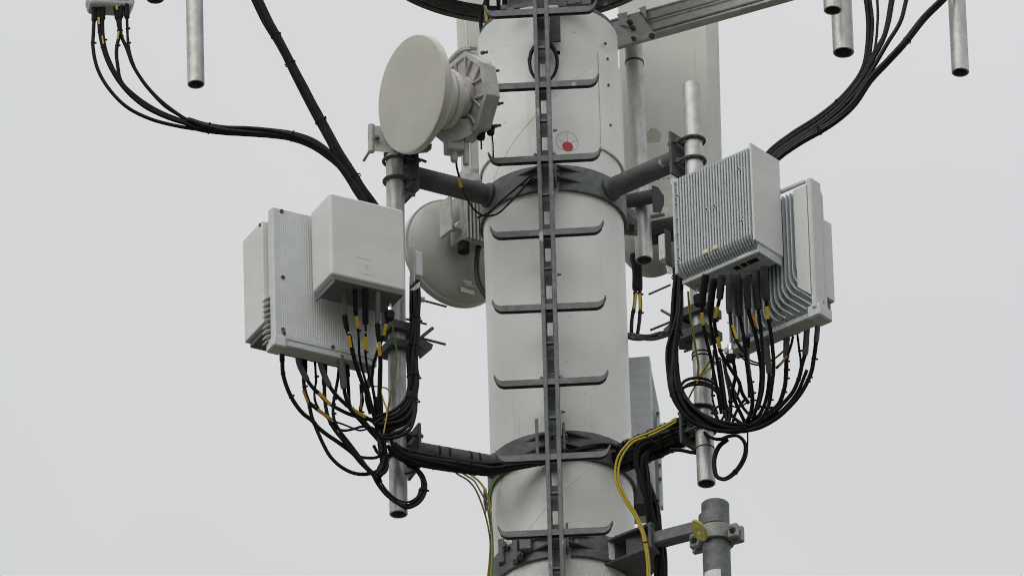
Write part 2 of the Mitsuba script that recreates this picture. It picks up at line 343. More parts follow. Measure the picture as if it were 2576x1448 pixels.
def collar(name, label, zb, h, arms, front, ears=True):
    k = thing(name, label, 'collar')
    n_ = 60
    a = part(k, 'half_ring', ringm(RP + 0.001, RP + 0.011, zb, zb + h, 6, 176, n_), 'galvanised', 30)
    b = part(k, 'half_ring', ringm(RP + 0.001, RP + 0.011, zb, zb + h, -176, -6, n_), 'galvanised', 30)
    for o, s in ((a, 1), (b, -1)):
        part(o, 'lip', ringm(RP + 0.0012, RP + 0.0120, zb - 0.0045, zb - 0.0005, 5 if s > 0 else -175, 175 if s > 0 else -5, n_), 'bolt_metal', 30)
    for s in (-1, 1):
        az = front + s * 5.0; er = onp(az, 1)
        part(k, 'flange', boxm(onp(az, RP + 0.036, zb + h / 2), er, Z, np.cross(er, Z), 0.052, h * 1.02, 0.008, 0.001), 'galvanised', False)
        az2 = front + s * 28
        for dz in (0.30, 0.74):
            tri = [onp(az + s * 1.2, RP + 0.008), onp(az + s * 1.2, RP + 0.046), onp(az2, RP + 0.010)]
            part(k, 'gusset', hull([q + Z * (zb + h * dz + e) for q in tri for e in (0, 0.006)]), 'dark_galvanised', False)
        q = onp(front + s * 7.4, RP + 0.044, zb + h * 0.55)
        part(k, 'bolt', bolt(q, np.cross(Z, onp(front, 1)) * s * -1, 0.009, 0.009, 0.016), 'bolt_metal', False)
    return k
def arm(k, p0, p1, r=0.0345, plate=(0.105, 0.16), pc=None, pax=Z, ub=(0.037, -0.037), bands=0):
    """A round arm from the collar to an end plate that clamps a pipe."""
    d = nrm(p1 - p0); o = part(k, 'arm', cyl(p0, p1, r, 40), 'dark_galvanised', 35)
    sd = nrm(np.cross(Z, d)); e = p1 + d * 0.005
    part(o, 'end_plate', boxm(e, sd, Z, d, plate[0], plate[1], 0.010, 0.0015), 'dark_galvanised', False)
    for t in (0.004, ):
        part(o, 'weld_collar', lathe([(r, 0), (r + 0.007, 0.002), (r + 0.007, 0.010), (r, 0.018)], p0 + d * 0.002, d, 36), 'dark_galvanised', 40)
    if pc is not None:
        for dz in ub:
            c = pc + Z * dz
            hd = nrm(A3(p0[0] - pc[0], p0[1] - pc[1], 0))
            part(o, 'u_bolt', ubolt(c, Z, hd, 0.030, 0.074), 'bolt_metal', 40)
            part(o, 'saddle', boxm(c + hd * 0.034, np.cross(Z, hd), Z, hd, 0.088, 0.018, 0.012, 0.002), 'dark_galvanised', False)
            s2 = np.cross(Z, hd)
            for s in (-1, 1): part(o, 'nut', hexm(c + s2 * s * 0.0363 + hd * 0.058, hd, 0.0105, 0.010), 'bolt_metal', False)
    return o
Z1 = zf(474, -(RP + .011)); H1 = 0.090
col1 = collar('mounting_collar', 'grey galvanised collar round the pole level with the front dish, with two dark arms', Z1, H1, 2, -3)
zc = Z1 + H1 * 0.50
def radial(az, r, z): return onp(az, r, z)
hd = nrm(A3(PL1[0], PL1[1], 0)); az = math.degrees(math.atan2(PL1[0], -PL1[1])); rl = math.hypot(PL1[0], PL1[1])
zL = on_az(1120, 464, az)[2]
arm(col1, radial(az, RP + .006, zL), radial(az, rl - 0.062, zL), 0.0345, pc=A3(PL1[0], PL1[1], zL), ub=(0.040, -0.036))
az = math.degrees(math.atan2(PR1[0], -PR1[1])); rr_ = math.hypot(PR1[0], PR1[1])
zR = on_az(1612, 442, az)[2]
arm(col1, radial(az, RP + .006, zR), radial(az, rr_ - 0.062, zR), 0.0345, pc=A3(PR1[0], PR1[1], zR), ub=(0.042, -0.034))
# arm towards the back
arm(col1, radial(174, RP + .006, zR - 0.01), radial(174, RP + 0.33, zR - 0.01), 0.0345)

Z2 = zf(1147, -(RP + .011)); H2 = 0.097
col2 = collar('mounting_collar', 'dark stained collar round the pole with cables strapped along its two arms', Z2, H2, 2, -3)
az = math.degrees(math.atan2(PL2[0], -PL2[1])); rl = math.hypot(PL2[0], PL2[1])
zL2 = on_az(1140, 1153, az)[2]
armL2 = arm(col2, radial(az, RP + .006, zL2), radial(az, rl - 0.062, zL2), 0.0345, pc=A3(PL2[0], PL2[1], zL2), ub=(0.040, -0.036))
azL2 = az
az = math.degrees(math.atan2(PR2[0], -PR2[1])); rr2 = math.hypot(PR2[0], PR2[1]); azR2 = az
zR2 = on_az(1660, 1106, az)[2]
armR2 = arm(col2, radial(az, RP + .006, zR2), radial(az, rr2 - 0.062, zR2), 0.0345, pc=A3(PR2[0], PR2[1], zR2), ub=(0.040, -0.036))
part(col2, 'loose_strip', boxm(onp(-16, RP + 0.05, zf(1098, -RP - .05)), A3(1, 0, 0), Z, A3(0, 1, 0), 0.011, 0.15, 0.006, 0.001), 'galvanised', False)

Z3 = zf(1393, -(RP + .012)); H3 = 0.088
col3 = collar('mounting_collar', 'lowest collar at the bottom edge, holding a grey pipe on a square arm', Z3, H3, 1, -3)

# ================================================================ pipes
def vpipe(label, p_a, p_b, r, m='pipe_metal', group=None, capped=False, name='antenna_pipe', th=0.0045):
    k = thing(name, label, 'pipe', group)
    part(k, 'tube', cyl(p_b, p_a, r, 40, bev=0.004) if capped else pipe(p_b, p_a, r, th), m, 40)
    part(k, 'bore', bore(p_b, p_a, r - th - 0.001), 'galvanised', 40)
    return k
def ext_line(p, q, v):
    """The point of the line p-q seen at picture height v."""
    a, b = 0.0, 0.0
    lo, hi = -4.0, 5.0
    for _ in range(60):
        m = (lo + hi) / 2; x = p + (q - p) * m; d = x - CAM
        vv = 724 - F * np.dot(d, U_) / np.dot(d, D_)
        if vv < v: lo = m
        else: hi = m
    return p + (q - p) * lo
pl = vpipe('upright pipe left of the pole, behind the left radios', ext_line(PL1, PL2, 322), ext_line(PL1, PL2, 1293), 22.8 * px)
pr = vpipe('upright pipe right of the pole, behind the finned right radio', ext_line(PR1, PR2, 214), ext_line(PR1, PR2, 1216), 22.6 * px)
for dv in (860, 870): pass
RB1, RB2 = P(1593.5, 120, 0.36), P(1621, 655, 0.33)
pb = vpipe('upright pipe behind the pole on its right, passing a beam bracket', ext_line(RB1, RB2, 60), RB2, 22.3 * px)
part(pb, 'band', ringm(22.3 * px, 22.3 * px + 0.003, RB1[2] - 0.065, RB1[2] - 0.056, 0, 360, 32, (RB1[0] + 0.001, RB1[1])), 'dark_galvanised')
def hang(label, u, v, y, r, up=1.0, **k):
    q = P(u, v, y); return vpipe(label, q + Z * up, q, r, **k)
hang('pipe hanging down at the top left of the picture', 493, 213, -0.45, 21.6 * px)
hang('dark pipe end just showing at the top edge between cables and the left hanging pipe', 391, -1, -0.30, 22.5 * px, m='dark_galvanised')
hang('shorter of the two overlapping pipes hanging at the top right', 2095, 27, -0.62, 22.6 * px, 0.8)
hang('thick pipe hanging at the top right, behind the shorter one', 2122, 133, -0.50, 26.4 * px)
hp = hang('rightmost hanging pipe, beside the black cables', 2416, 183, -0.45, 22.0 * px)

# pipe on the lowest collar
LPq = P(1799, 1268, -0.35); LPb = P(1812, 1700, -0.35)
lp = vpipe('thick dull grey pipe end standing at the bottom right', LPq, LPb, 34.6 * px, 'galvanised', name='support_pipe')
q = P(1791, 1452, -0.35 - 34.6 * px)
lz = LPq[2]
def cyl_patch(c, r, a0, a1, z0, z1): return ringm(r, r + 0.0012, z0, z1, a0, a1, 14, c)
cx, cy = (LPq[0] + LPb[0]) / 2, -0.35
z_l = zf(1440, -0.39, 1800)
LPd = nrm(LPb - LPq)
def lp_c(z): t = (z - LPq[2]) / LPd[2]; return LPq + LPd * t
c_ = lp_c(z_l); part(lp, 'label', cyl_patch((c_[0], c_[1]), 34.6 * px, -62, 14, z_l - 0.10, z_l + 0.012), 'label_white')
# bracket: ear on the collar, square arm, clamp round the pipe
aP = P(1640, 1361, -0.255); zA = zf(1361, -0.255, 1640)
dA = nrm(A3(LPq[0] - aP[0], LPq[1] - aP[1], 0)); sA = np.cross(Z, dA)
pend = lp_c(zA + 0.004)
La = np.linalg.norm((pend - aP)[:2])
o = part(col3, 'square_arm', boxm(aP + dA * (La - 0.045) / 2, dA, sA, Z, La - 0.045, 0.046, 0.046, 0.005), 'galvanised', False)
# ear plates from the ring to the arm
e0 = onp(38, RP + 0.004, 0); e1 = onp(86, RP + 0.004, 0)
for dz, nm in ((0.042, 'ear_plate'), (-0.042, 'ear_plate')):
    pl4 = [onp(34, RP + .002), onp(60, RP + .004), onp(92, RP + .002), A3(aP[0], aP[1], 0) + sA * 0.045 + dA * 0.02, A3(aP[0], aP[1], 0) - sA * 0.045 + dA * 0.02]
    part(col3, nm, hull([q * A3(1, 1, 0) + Z * (zA + dz + e) for q in pl4 for e in (-0.004, 0.004)]), 'dark_galvanised', False)
part(col3, 'ear_web', boxm(aP - dA * 0.04, dA, sA, Z, 0.10, 0.010, 0.080, 0.001), 'dark_galvanised', False)
part(col3, 'ear_end', boxm(aP + dA * 0.012, sA, dA, Z, 0.092, 0.010, 0.088, 0.001), 'dark_galvanised', False)
part(col3, 'wear_strip', ringm(RP + 0.0112, RP + 0.0135, Z3 + 0.004, Z3 + H3 - 0.006, 36, 41.5, 6), 'label_white')
rc = 34.6 * px
pc3 = lp_c(zA - 0.048)
o = part(col3, 'pipe_clamp', cat_([ringm(rc + 0.0005, rc + 0.013, pc3[2] - 0.022, pc3[2] + 0.028, -150, 150, 60, (pc3[0], pc3[1]))] +
    [boxm(pc3 + dA * s * (rc + 0.020) - sA * 0.014, dA, sA, Z, 0.040, 0.020, 0.052, 0.005) for s in (-1, 1)] +
    [boxm(pc3 + dA * s * (rc + 0.022) + sA * 0.016, dA, sA, Z, 0.046, 0.018, 0.058, 0.004) for s in (-1, 1)]), 'mid_galvanised', 30)
for s, dz in ((-1, 0.0), (1, 0.0)):
    part(o, 'bolt', bolt(pc3 + dA * s * (rc + 0.024) - sA * 0.024 + Z * dz, -sA, 0.0125, 0.011, 0.008), 'bolt_metal', False)
part(col3, 'arm_saddle', ringm(rc + 0.0005, rc + 0.010, zA - 0.014, zA + 0.030, -150, 20, 40, (pend[0], pend[1])), 'galvanised', 30)
yc = P(1759, 1333, -0.40)
yd = nrm(dA * 0.9 + A3(-0.3, -0.9, 0))
yn = -0.52 * D_ + 0.855 * (-0.87 * R_ - 0.49 * U_)
part(col3, 'yellow_eye', lathe([(0.011, -0.004), (0.035, -0.004), (0.039, 0), (0.035, 0.004), (0.011, 0.004), (0.011, -0.004)], yc, yn, 32), 'paint_yellow')
# left side of the lowest collar: bracket blocks and bolts
for u, v, w, h in ((1262, 1392, 16, 60), (1296, 1386, 14, 62), (1322, 1372, 30, 34)):
    y = -math.sqrt(max(RP ** 2 - ((u - axis_u(v)) * px) ** 2, 0.001)) - 0.02
    q = P(u, v, y); part(col3, 'lug', boxm(q, A3(1, 0, 0), Z, A3(0, 1, 0), w * px, h * px / .86, 0.05, 0.004), 'galvanised', False)
for u, v in ((1274, 1378), (1311, 1398)):
    y = -math.sqrt(max(RP ** 2 - ((u - axis_u(v)) * px) ** 2, 0.001)) - 0.03
    part(col3, 'bolt', bolt(P(u, v, y), A3(-0.4, -0.9, 0), 0.013, 0.012, 0.012), 'bolt_metal', False)

# ================================================================ radios: left cluster
YWL = math.radians(27.7); tL, nL = A3(math.cos(YWL), math.sin(YWL), 0), A3(math.sin(YWL), -math.cos(YWL), 0)
def LP_(u, v, n): return PP(u, v, PL1 + nL * n, nL)              # a point on the left cluster's plane n metres in front of the pipe
def screw(k, c, d, r=0.0062):
    part(k, 'screw', cat_([lathe([(0, 0.001), (r * .55, 0.001), (r * .6, 0.003), (r, 0.003), (r, 0.0), (0, 0.0)], c, d, 12)]), 'bolt_metal', 30)
# compact radio
ra = thing('radio_unit', 'smooth pale grey box radio with rounded corners, nearest unit on the left', 'radio unit')
N1 = 0.25
a_tl, a_tr, a_bl = LP_(829, 483, N1), LP_(1017, 527, N1), LP_(834, 689, N1)
w = np.dot(a_tr - a_tl, tL); h = a_tl[2] - a_bl[2]; dp = 0.142
c = a_tl + tL * w / 2 - Z * h / 2 - nL * dp / 2
part(ra, 'cover', rboxm(c, tL, nL, Z, w, dp, h, 0.010), 'radio_cover', 40)
part(ra, 'base', boxm(c - Z * (h / 2 + 0.004), tL, nL, Z, w - 0.012, dp - 0.014, 0.020, 0.003), 'grey_plastic', False)
part(ra, 'base_rim', boxm(c - Z * (h / 2 + 0.012) - tL * (w / 2 - 0.011), tL, nL, Z, 0.006, dp - 0.014, 0.034, 0.001), 'grey_plastic', False)
for i, (zz, l) in enumerate(((0.085, 0.052), (0.028, 0.046))):
    part(ra, 'embossed_line', boxm(a_bl + tL * (0.115 + 0.016 * i) + Z * zz + nL * 0.0006, tL, nL, Z, l, 0.002, 0.0022, 0.0003), 'faint_print', False)
for zz in (0.063, 0.056, 0.050): part(ra, 'embossed_mark', boxm(a_bl + tL * 0.128 + Z * zz + nL * 0.0006, tL, nL, Z, 0.014, 0.002, 0.0018, 0.0003), 'faint_print', False)
part(ra, 'bracket', boxm(c + tL * (w / 2 + 0.012) - nL * 0.04 - Z * 0.02, tL, nL, Z, 0.022, 0.09, 0.14, 0.004), 'cast_paint', False)
bk = LP_(1049, 667, N1 - 0.10)
part(ra, 'latch', rboxm(bk, tL, nL, Z, 22 * px, 0.03, 62 * px / .86, 0.006), 'radio_paint', 30)
part(ra, 'latch_plate', boxm(LP_(1037, 668, N1 - 0.09), tL, nL, Z, 0.004, 0.03, 0.135, 0.001), 'bright_galvanised', False)
part(ra, 'hanger', hull([LP_(u, v, n) for n in (N1 - .10, N1 - .13) for (u, v) in ((1032, 728), (1056, 707), (1057, 722), (1040, 731))]), 'radio_paint', False)
# large radio behind it
rb = thing('radio_unit', 'large ribbed grey radio with louvred edge, behind the smooth left box', 'radio unit')
N2 = 0.085
b_tl, b_bl = LP_(684, 518, N2), LP_(692, 848, N2)
b_br = LP_(951, 909, N2)
w2 = np.dot(b_br - b_tl, tL); h2 = b_tl[2] - b_bl[2]
c2 = b_tl + tL * w2 / 2 - Z * h2 / 2
part(rb, 'core', boxm(c2 - nL * 0.050 + tL * 0.022, tL, nL, Z, w2 - 0.044, 0.04, h2 - 0.02, 0.002), 'radio_paint', False)
part(rb, 'body', boxm(c2 - nL * 0.016, tL, nL, Z, w2, 0.032, h2, 0.005), 'radio_paint', False)
nr = 40
for i in range(nr):
    x = 0.030 + (w2 - 0.05) * i / (nr - 1)
    part(rb, 'rib', boxm(b_tl + tL * x - Z * (h2 / 2 + 0.004) + nL * -0.00135, tL, nL, Z, 0.0056, 0.005, h2 - 0.03, 0.0016), 'radio_paint', False)
for (u, v) in ((708, 532), (711, 698), (714, 838), (712, 829), (837, 873)): screw(rb, LP_(u, v, N2) + nL * 0.001, nL, 0.007)
part(rb, 'corner_block', boxm(b_tl + tL * 0.018 - Z * (h2 + 0.010) - nL * 0.026, tL, nL, Z, 0.045, 0.060, 0.040, 0.004), 'radio_paint', False)
part(rb, 'base', boxm(b_tl + tL * (w2 / 2 + 0.02) - Z * (h2 + 0.009) - nL * 0.030, tL, nL, Z, w2 - 0.045, 0.055, 0.022, 0.003), 'cast_paint', False)
nf = 9
for i in range(nf):
    z = b_tl[2] - (0.325 + 0.0200 * i); o = A3(b_tl[0], b_tl[1], z) - nL * 0.0485 + tL * 0.016
    part(rb, 'louvre', hull([o + nL * a - tL * t + Z * zz for a in (-0.015, 0.015) for (t, zz) in ((0, 0.012), (0, 0.009), (0.030, -0.004), (0.030, -0.0065))]), 'radio_paint', False)
part(rb, 'side_cover', boxm(b_tl + tL * 0.024 - Z * 0.165 - nL * 0.0485, tL, nL, Z, 0.022, 0.030, 0.29, 0.002), 'radio_paint', False)
cb = c2 - nL * 0.1395 - tL * 0.004
ch = 0.383; cb = cb + Z * (h2 / 2 - 0.018 - ch / 2)
part(rb, 'rear_cover', rboxm(cb, tL, nL, Z, w2, 0.143, ch, 0.005), 'radio_cover', 40)
part(rb, 'rear_base', boxm(cb - Z * (ch / 2 + 0.008), tL, nL, Z, w2 - 0.03, 0.125, 0.022, 0.002), 'grey_plastic', False)
screw(rb, cb - tL * (w2 / 2) + nL * 0.06 + Z * (ch / 2 - 0.012), -tL)
# pipe clamps of the left radios
ck = thing('pipe_clamp', 'dark clamp with long threaded rods on the left pipe below the radios', 'clamp')
for zz, v in ((0, 835), (1, 880)):
    q = ext_line(PL1, PL2, v)
    part(ck, 'jaw', hull([q + tL * a + nL * b + Z * e for (a, b) in ((-.045, .05), (.05, .05), (.075, -.0), (.045, -.05), (-.045, -.05)) for e in (-0.014, 0.014)]), 'dark_galvanised', False)
for (u, v, u1, v1, rp) in ((1052, 752, 1123, 771, 2.8), (1012, 800, 1073, 815, 2.6), (1024, 841, 1121, 866, 3.2), (1057, 850, 1088, 825, 4.5)):
    part(ck, 'threaded_rod', tube(np.linspace(P(u, v, -0.20), P(u1, v1, -0.16), 4), rp * px, 10)[0], 'bolt_metal', True)
part(ck, 'nut', hexm(P(1056, 753, -0.2), A3(1, .1, 0), 0.009, 0.016), 'bright_galvanised', False)
part(ck, 'wedge', hull([P(u, v, y) for y in (-0.20, -0.15) for (u, v) in ((1050, 845), (1090, 866), (1086, 878), (1056, 903), (1045, 880))]), 'dark_galvanised', False)
part(ck, 'backing_plate', boxm(ext_line(PL1, PL2, 790) - nL * 0.04, tL, nL, Z, 0.075, 0.012, 0.16, 0.002), 'galvanised', False)

# ================================================================ radios: right cluster
YWR = math.radians(38.0); tR, nR = A3(math.cos(YWR), -math.sin(YWR), 0), A3(-math.sin(YWR), -math.cos(YWR), 0)   # along the fin face to the right, out of the fin face
def RP_(u, v, n): return PP(u, v, PR1 + nR * n, nR)
rc1 = thing('radio_unit', 'radio with upright cooling fins and a smooth pale side, nearest unit on the right', 'radio unit')
M1 = 0.25
f_tl, f_tr, f_bl = RP_(1687, 447, M1), RP_(1886, 366, M1), RP_(1688, 655, M1)
wf = np.dot(f_tr - f_tl, tR); f_br = RP_(1889, 605, M1)
zt, zb = f_tr[2], f_br[2]; hf = zt - zb; df = 0.150
FO = A3(f_tl[0], f_tl[1], zb)                                     # lower left corner of the fin face
part(rc1, 'body', boxm(FO + tR * (wf / 2) + Z * hf * 0.5 + Z * 0.012 - nR * (df / 2 + 0.005), tR, nR, Z, wf - 0.006, df - 0.013, hf - 0.024, 0.003), 'cast_paint', False)
part(rc1, 'side_cover', boxm(FO + tR * (wf + 0.001) + Z * (hf / 2 + 0.004) - nR * df / 2, tR, nR, Z, 0.008, df, hf + 0.012, 0.002), 'radio_cover', False)
part(rc1, 'side_skirt', boxm(FO + tR * (wf - 0.004) - Z * 0.016 - nR * (df / 2 + 0.012), tR, nR, Z, 0.006, df - 0.03, 0.034, 0.001), 'cast_paint', False)
part(rc1, 'side_frame', boxm(FO + tR * 0.008 + Z * hf * 0.5 - nR * 0.03, tR, nR, Z, 0.010, 0.062, hf + 0.010, 0.002), 'cast_paint', False)
for i in range(6): part(rc1, 'frame_tab', boxm(FO + tR * 0.016 + Z * hf * (0.1 + 0.16 * i) - nR * 0.012, tR, nR, Z + tR * -0.5, 0.016, 0.018, 0.004, 0.001), 'cast_paint', False)
NFIN = 26
for i in range(NFIN):
    x = 0.026 + (wf - 0.040) * i / (NFIN - 1); fo = FO + tR * x
    # a fin runs down the face and turns under it, down to the base plate
    pg = Polygon([(hf * 0.985, 0), (hf * 0.985, -0.0205), (0.020, -0.0205), (-0.014, -0.040), (-0.014, -0.033), (-0.002, -0.016), (0.012, -0.005), (0.024, 0)])
    part(rc1, 'fin', ext(pg, fo, Z, nR, 0.0058), 'cast_paint', False)
part(rc1, 'underside', hull([FO + tR * x + Z * a + nR * b for x in (0.012, wf - 0.004) for (a, b) in ((0.03, -0.012), (-0.010, -0.036), (-0.010, -0.125), (0.03, -0.125))]), 'cast_paint', False)
part(rc1, 'base_plate', boxm(FO + tR * wf / 2 - Z * 0.021 - nR * 0.036, tR, nR, Z, wf - 0.010, 0.008, 0.016, 0.002), 'cast_paint', False)
part(rc1, 'connector_plate', boxm(FO + tR * wf / 2 - Z * 0.019 - nR * 0.088, tR, nR, Z, wf - 0.012, 0.095, 0.013, 0.002), 'cast_paint', False)
for (x, w_) in ((.62, .020), (.71, .020), (.82, .040)): part(rc1, 'socket', rboxm(FO + tR * wf * x - Z * 0.0265 - nR * 0.070, tR, nR, Z, w_, 0.020, 0.006, 0.0028), 'rubber', 30)
part(rc1, 'base_label', boxm(FO + tR * wf * 0.80 - Z * 0.021 - nR * 0.0312, tR, nR, Z, 0.055, 0.002, 0.010, 0.0005), 'label_white', False)
for (x, z) in ((0.075, 0.80), (0.075, 0.13), (0.86, 0.80), (0.87, 0.24), (0.44, 0.52), (0.54, 0.52)):
    part(rc1, 'screw_boss', cyl(FO + tR * wf * x + Z * hf * z - nR * 0.006, FO + tR * wf * x + Z * hf * z + nR * 0.002, 0.0065, 14), 'cast_paint', 30)
    screw(rc1, FO + tR * wf * x + Z * hf * z + nR * 0.002, nR, 0.0034)
for x in (0.40, 0.52): part(rc1, 'cream_plug', rboxm(FO + tR * wf * x + Z * 0.030 - nR * 0.002, tR, nR, Z, 0.020, 0.012, 0.018, 0.005), 'cream_cap', 30)
part(rc1, 'top_handle', cat_([boxm(FO + tR * (wf - 0.022) + Z * (hf + 0.006) - nR * 0.03, tR, nR, Z, 0.052, 0.02, 0.010, 0.002), boxm(FO + tR * (wf - 0.006) + Z * (hf - 0.004) - nR * 0.03, tR, nR, Z, 0.008, 0.02, 0.03, 0.002)]), 'cast_paint', False)
part(rc1, 'top_flap', hull([FO + tR * x + Z * (hf + z) - nR * n for (x, z, n) in ((0.0, 0.004, 0.0), (0.03, -0.012, 0.0), (0.0, 0.004, 0.05), (0.05, -0.012, 0.05), (0.0, -0.02, 0.0))]), 'radio_cover', False)
part(rc1, 'latch', rboxm(RP_(1671, 625, M1 - 0.1), tR, nR, Z, 22 * px, 0.03, 64 * px / .86, 0.006), 'radio_cover', 30)
part(rc1, 'latch_plate', boxm(RP_(1681, 622, M1 - 0.08), tR, nR, Z, 0.004, 0.03, 0.13, 0.001), 'dark_cast', False)
part(rc1, 'hanger', hull([RP_(u, v, n) for n in (M1 - .10, M1 - .13) for (u, v) in ((1674, 667), (1688, 672), (1702, 688), (1680, 690))]), 'radio_cover', False)
# large radio behind
rd = thing('radio_unit', 'large radio with bent cooling fins, behind the finned right unit', 'radio unit')
M2 = 0.075
g_tr, g_br = RP_(2046, 452, M2), RP_(2062, 778, M2)
zt2, zb2 = g_tr[2], g_br[2]; hg = zt2 - zb2; wg = 0.385
GO = A3(g_tr[0], g_tr[1], zb2) - tR * wg
part(rd, 'body', boxm(GO + tR * wg / 2 + Z * hg * 0.49 - nR * 0.040, tR, nR, Z, wg - .01, 0.024, hg * 0.94, 0.004), 'cast_paint', False)
part(rd, 'side_slab', boxm(GO + tR * (wg - 0.004) + Z * hg * 0.5 - nR * 0.005, tR, nR, Z, 0.018, 0.056, hg, 0.004), 'radio_paint', False)
part(rd, 'side_shield', ext(Polygon([(0, 0.052), (-0.052, 0.10), (-0.052, hg * 0.95), (0, hg * 0.95)]), GO + tR * (wg - 0.012) + nR * 0.020, tR, Z, 0.006), 'radio_cover', False)
part(rd, 'top_frame', boxm(GO + tR * (wg / 2 - 0.02) + Z * (hg - 0.005) + nR * 0.016, tR, nR, Z, wg * 1.0, 0.012, 0.012, 0.002), 'radio_paint', False)
part(rd, 'end_block', boxm(GO + tR * (wg - 0.012) - Z * 0.004 - nR * 0.020, tR, nR, Z, 0.050, 0.072, 0.046, 0.005), 'radio_paint', False)
part(rd, 'base_rail', boxm(GO + tR * (wg / 2 - 0.02) - Z * 0.001 - nR * 0.010, tR, nR, Z, wg - 0.03, 0.016, 0.020, 0.002), 'cast_paint', False)
part(rd, 'base', boxm(GO + tR * (wg / 2 - 0.01) - Z * 0.000 - nR * 0.040, tR, nR, Z, wg - 0.03, 0.045, 0.022, 0.003), 'cast_paint', False)
NB = 19
for i in range(NB):
    xr = wg - 0.014; x = xr - 0.058 - 0.0155 * i; zb_i = 0.175 - 0.006 * i if x > 0.012 else None
    x0 = max(x, 0.008); zbend = 0.150 - 0.0125 * i
    run = xr - x; zend = zbend - run * 0.93
    if x < 0.008: zbend2 = zbend - (0.008 - x) * 0.93
    pts = [(x0, hg * 0.955), (x0, zbend + 0.035), (x0 + 0.004, zbend + 0.012), (x0 + 0.018, zbend - 0.014), (xr, zend)]
    if x < 0.008: pts = [(0.008, zbend2), (xr, zend)]
    # keep above the base
    clean = []
    for j in range(len(pts)):
        if pts[j][1] > 0.012: clean.append(pts[j])
        elif clean:
            a, b = clean[-1], pts[j]; t = (a[1] - 0.012) / (a[1] - b[1]); clean.append((a[0] + (b[0] - a[0]) * t, 0.012)); break
        else: break
    if len(clean) < 2: continue
    path = np.array([GO + tR * a + Z * b - nR * 0.010 for (a, b) in clean])
    part(rd, 'fin', sweep_bar(path, nR, np.full(len(path), 0.0042), np.full(len(path), 0.048)), 'cast_paint', False)
for i in range(9):
    x = 0.012 + 0.0155 * i; zc_ = 0.020 + 0.022 * (8 - i) * 0.4
    part(rd, 'short_fin', sweep_bar(np.array([GO + tR * x + Z * (0.10 + 0.012 * i) - nR * 0.018, GO + tR * (x + 0.055) + Z * (0.045 + 0.012 * i) - nR * 0.018]), nR, np.full(2, 0.004), np.full(2, 0.030)), 'cast_paint', False)
part(rd, 'front_cover', rboxm(GO + tR * (wg - 0.177) + Z * ((hg - 0.027 + 0.02) / 2) - nR * 0.0465, tR, nR, Z, 0.34, 0.027, hg - 0.047, 0.006), 'radio_cover', 40)
part(rd, 'outer_cover', rboxm(GO + tR * (wg - 0.178) + Z * ((hg - 0.113 + 0.077) / 2) - nR * 0.083, tR, nR, Z, 0.335, 0.044, hg - 0.190, 0.006), 'radio_cover', 40)
part(rd, 'outer_base', boxm(GO + tR * (wg - 0.178) + Z * 0.062 - nR * 0.080, tR, nR, Z, 0.31, 0.034, 0.030, 0.002), 'grey_plastic', False)
part(rd, 'printed_mark', boxm(GO + tR * (wg + 0.0053) + Z * 0.034 - nR * 0.02, tR, nR, Z, 0.001, 0.006, 0.012, 0.0002), 'print_grey', False)
ck2 = thing('pipe_clamp', 'dark clamp with threaded rods on the right pipe below the finned radio', 'clamp')
for v in (790, 845):
    q = ext_line(PR1, PR2, v)
    part(ck2, 'jaw', hull([q + tR * a + nR * b + Z * e for (a, b) in ((.05, .045), (-.05, .05), (-.09, 0), (-.045, -.05), (.05, -.05)) for e in (-0.015, 0.015)]), 'dark_galvanised', False)
for (u, v, u1, v1, rp, y) in ((1687, 716, 1632, 740, 2.6, -0.30), (1690, 795, 1664, 780, 3.6, -0.30), (1690, 808, 1636, 830, 3.0, -0.28), (1742, 876, 1722, 884, 3.0, -0.30), (1700, 1100, 1737, 1120, 3.0, -0.33)):
    part(ck2, 'threaded_rod', tube(np.linspace(P(u, v, y), P(u1, v1, y + 0.03), 4), rp * px, 10)[0], 'bolt_metal', True)
part(ck2, 'wedge', hull([P(u, v, y) for y in (-0.36, -0.30) for (u, v) in ((1668, 828), (1700, 800), (1735, 815), (1742, 870), (1700, 850))]), 'dark_galvanised', False)
for dz in (0, -0.014):
    q = ext_line(PR1, PR2, 893); part(ck2, 'strap', ringm(22.6 * px + .0005, 22.6 * px + 0.003, q[2] + dz, q[2] + dz + 0.004, 0, 360, 32, (q[0], q[1])), 'rubber')
q = ext_line(PR1, PR2, 1131); part(ck2, 'strap', ringm(22.6 * px + .0005, 22.6 * px + 0.002, q[2], q[2] + 0.004, 0, 360, 32, (q[0], q[1])), 'rubber')

# ================================================================ dishes
d1 = thing('microwave_dish', 'round microwave dish with a flat grey beige front, facing left beside the pole', 'dish')
n1 = nrm(A3(-.825, -.555, -.136)); C1 = P(1034, 236, -0.62)
RD = 150.5 * px
part(d1, 'radome', lathe([(0, 0.004), (RD * .6, 0.003), (RD - 0.006, 0.0), (RD - 0.001, -0.003), (RD, -0.008)], C1, n1, 96), 'radome', 40)
part(d1, 'rim', lathe([(RD, -0.0085), (RD + 0.0005, -0.024), (RD - 0.004, -0.028), (RD - 0.02, -0.034)], C1, n1, 96), 'dish_paint', 40)
part(d1, 'back', lathe([(RD - 0.02, -0.0335), (RD * .84, -0.052), (RD * .62, -0.086), (RD * .53, -0.100), (RD * .52, -0.116)], C1, n1, 96), 'dish_paint', 40)
part(d1, 'hub_ring', lathe([(RD * .52, -0.1165), (RD * .49, -0.117), (RD * .49, -0.122), (RD * .52, -0.124), (RD * .53, -0.130), (RD * .50, -0.148), (RD * .40, -0.160), (RD * .30, -0.172), (RD * .28, -0.20)], C1, n1, 96), 'dish_paint', 40)
hx = nrm(np.cross(Z, n1)); hz = np.cross(n1, hx); hc = C1 - n1 * 0.190 + hz * 0.022
def h1(a, b, n): return hc + hx * a + hz * b - n1 * n
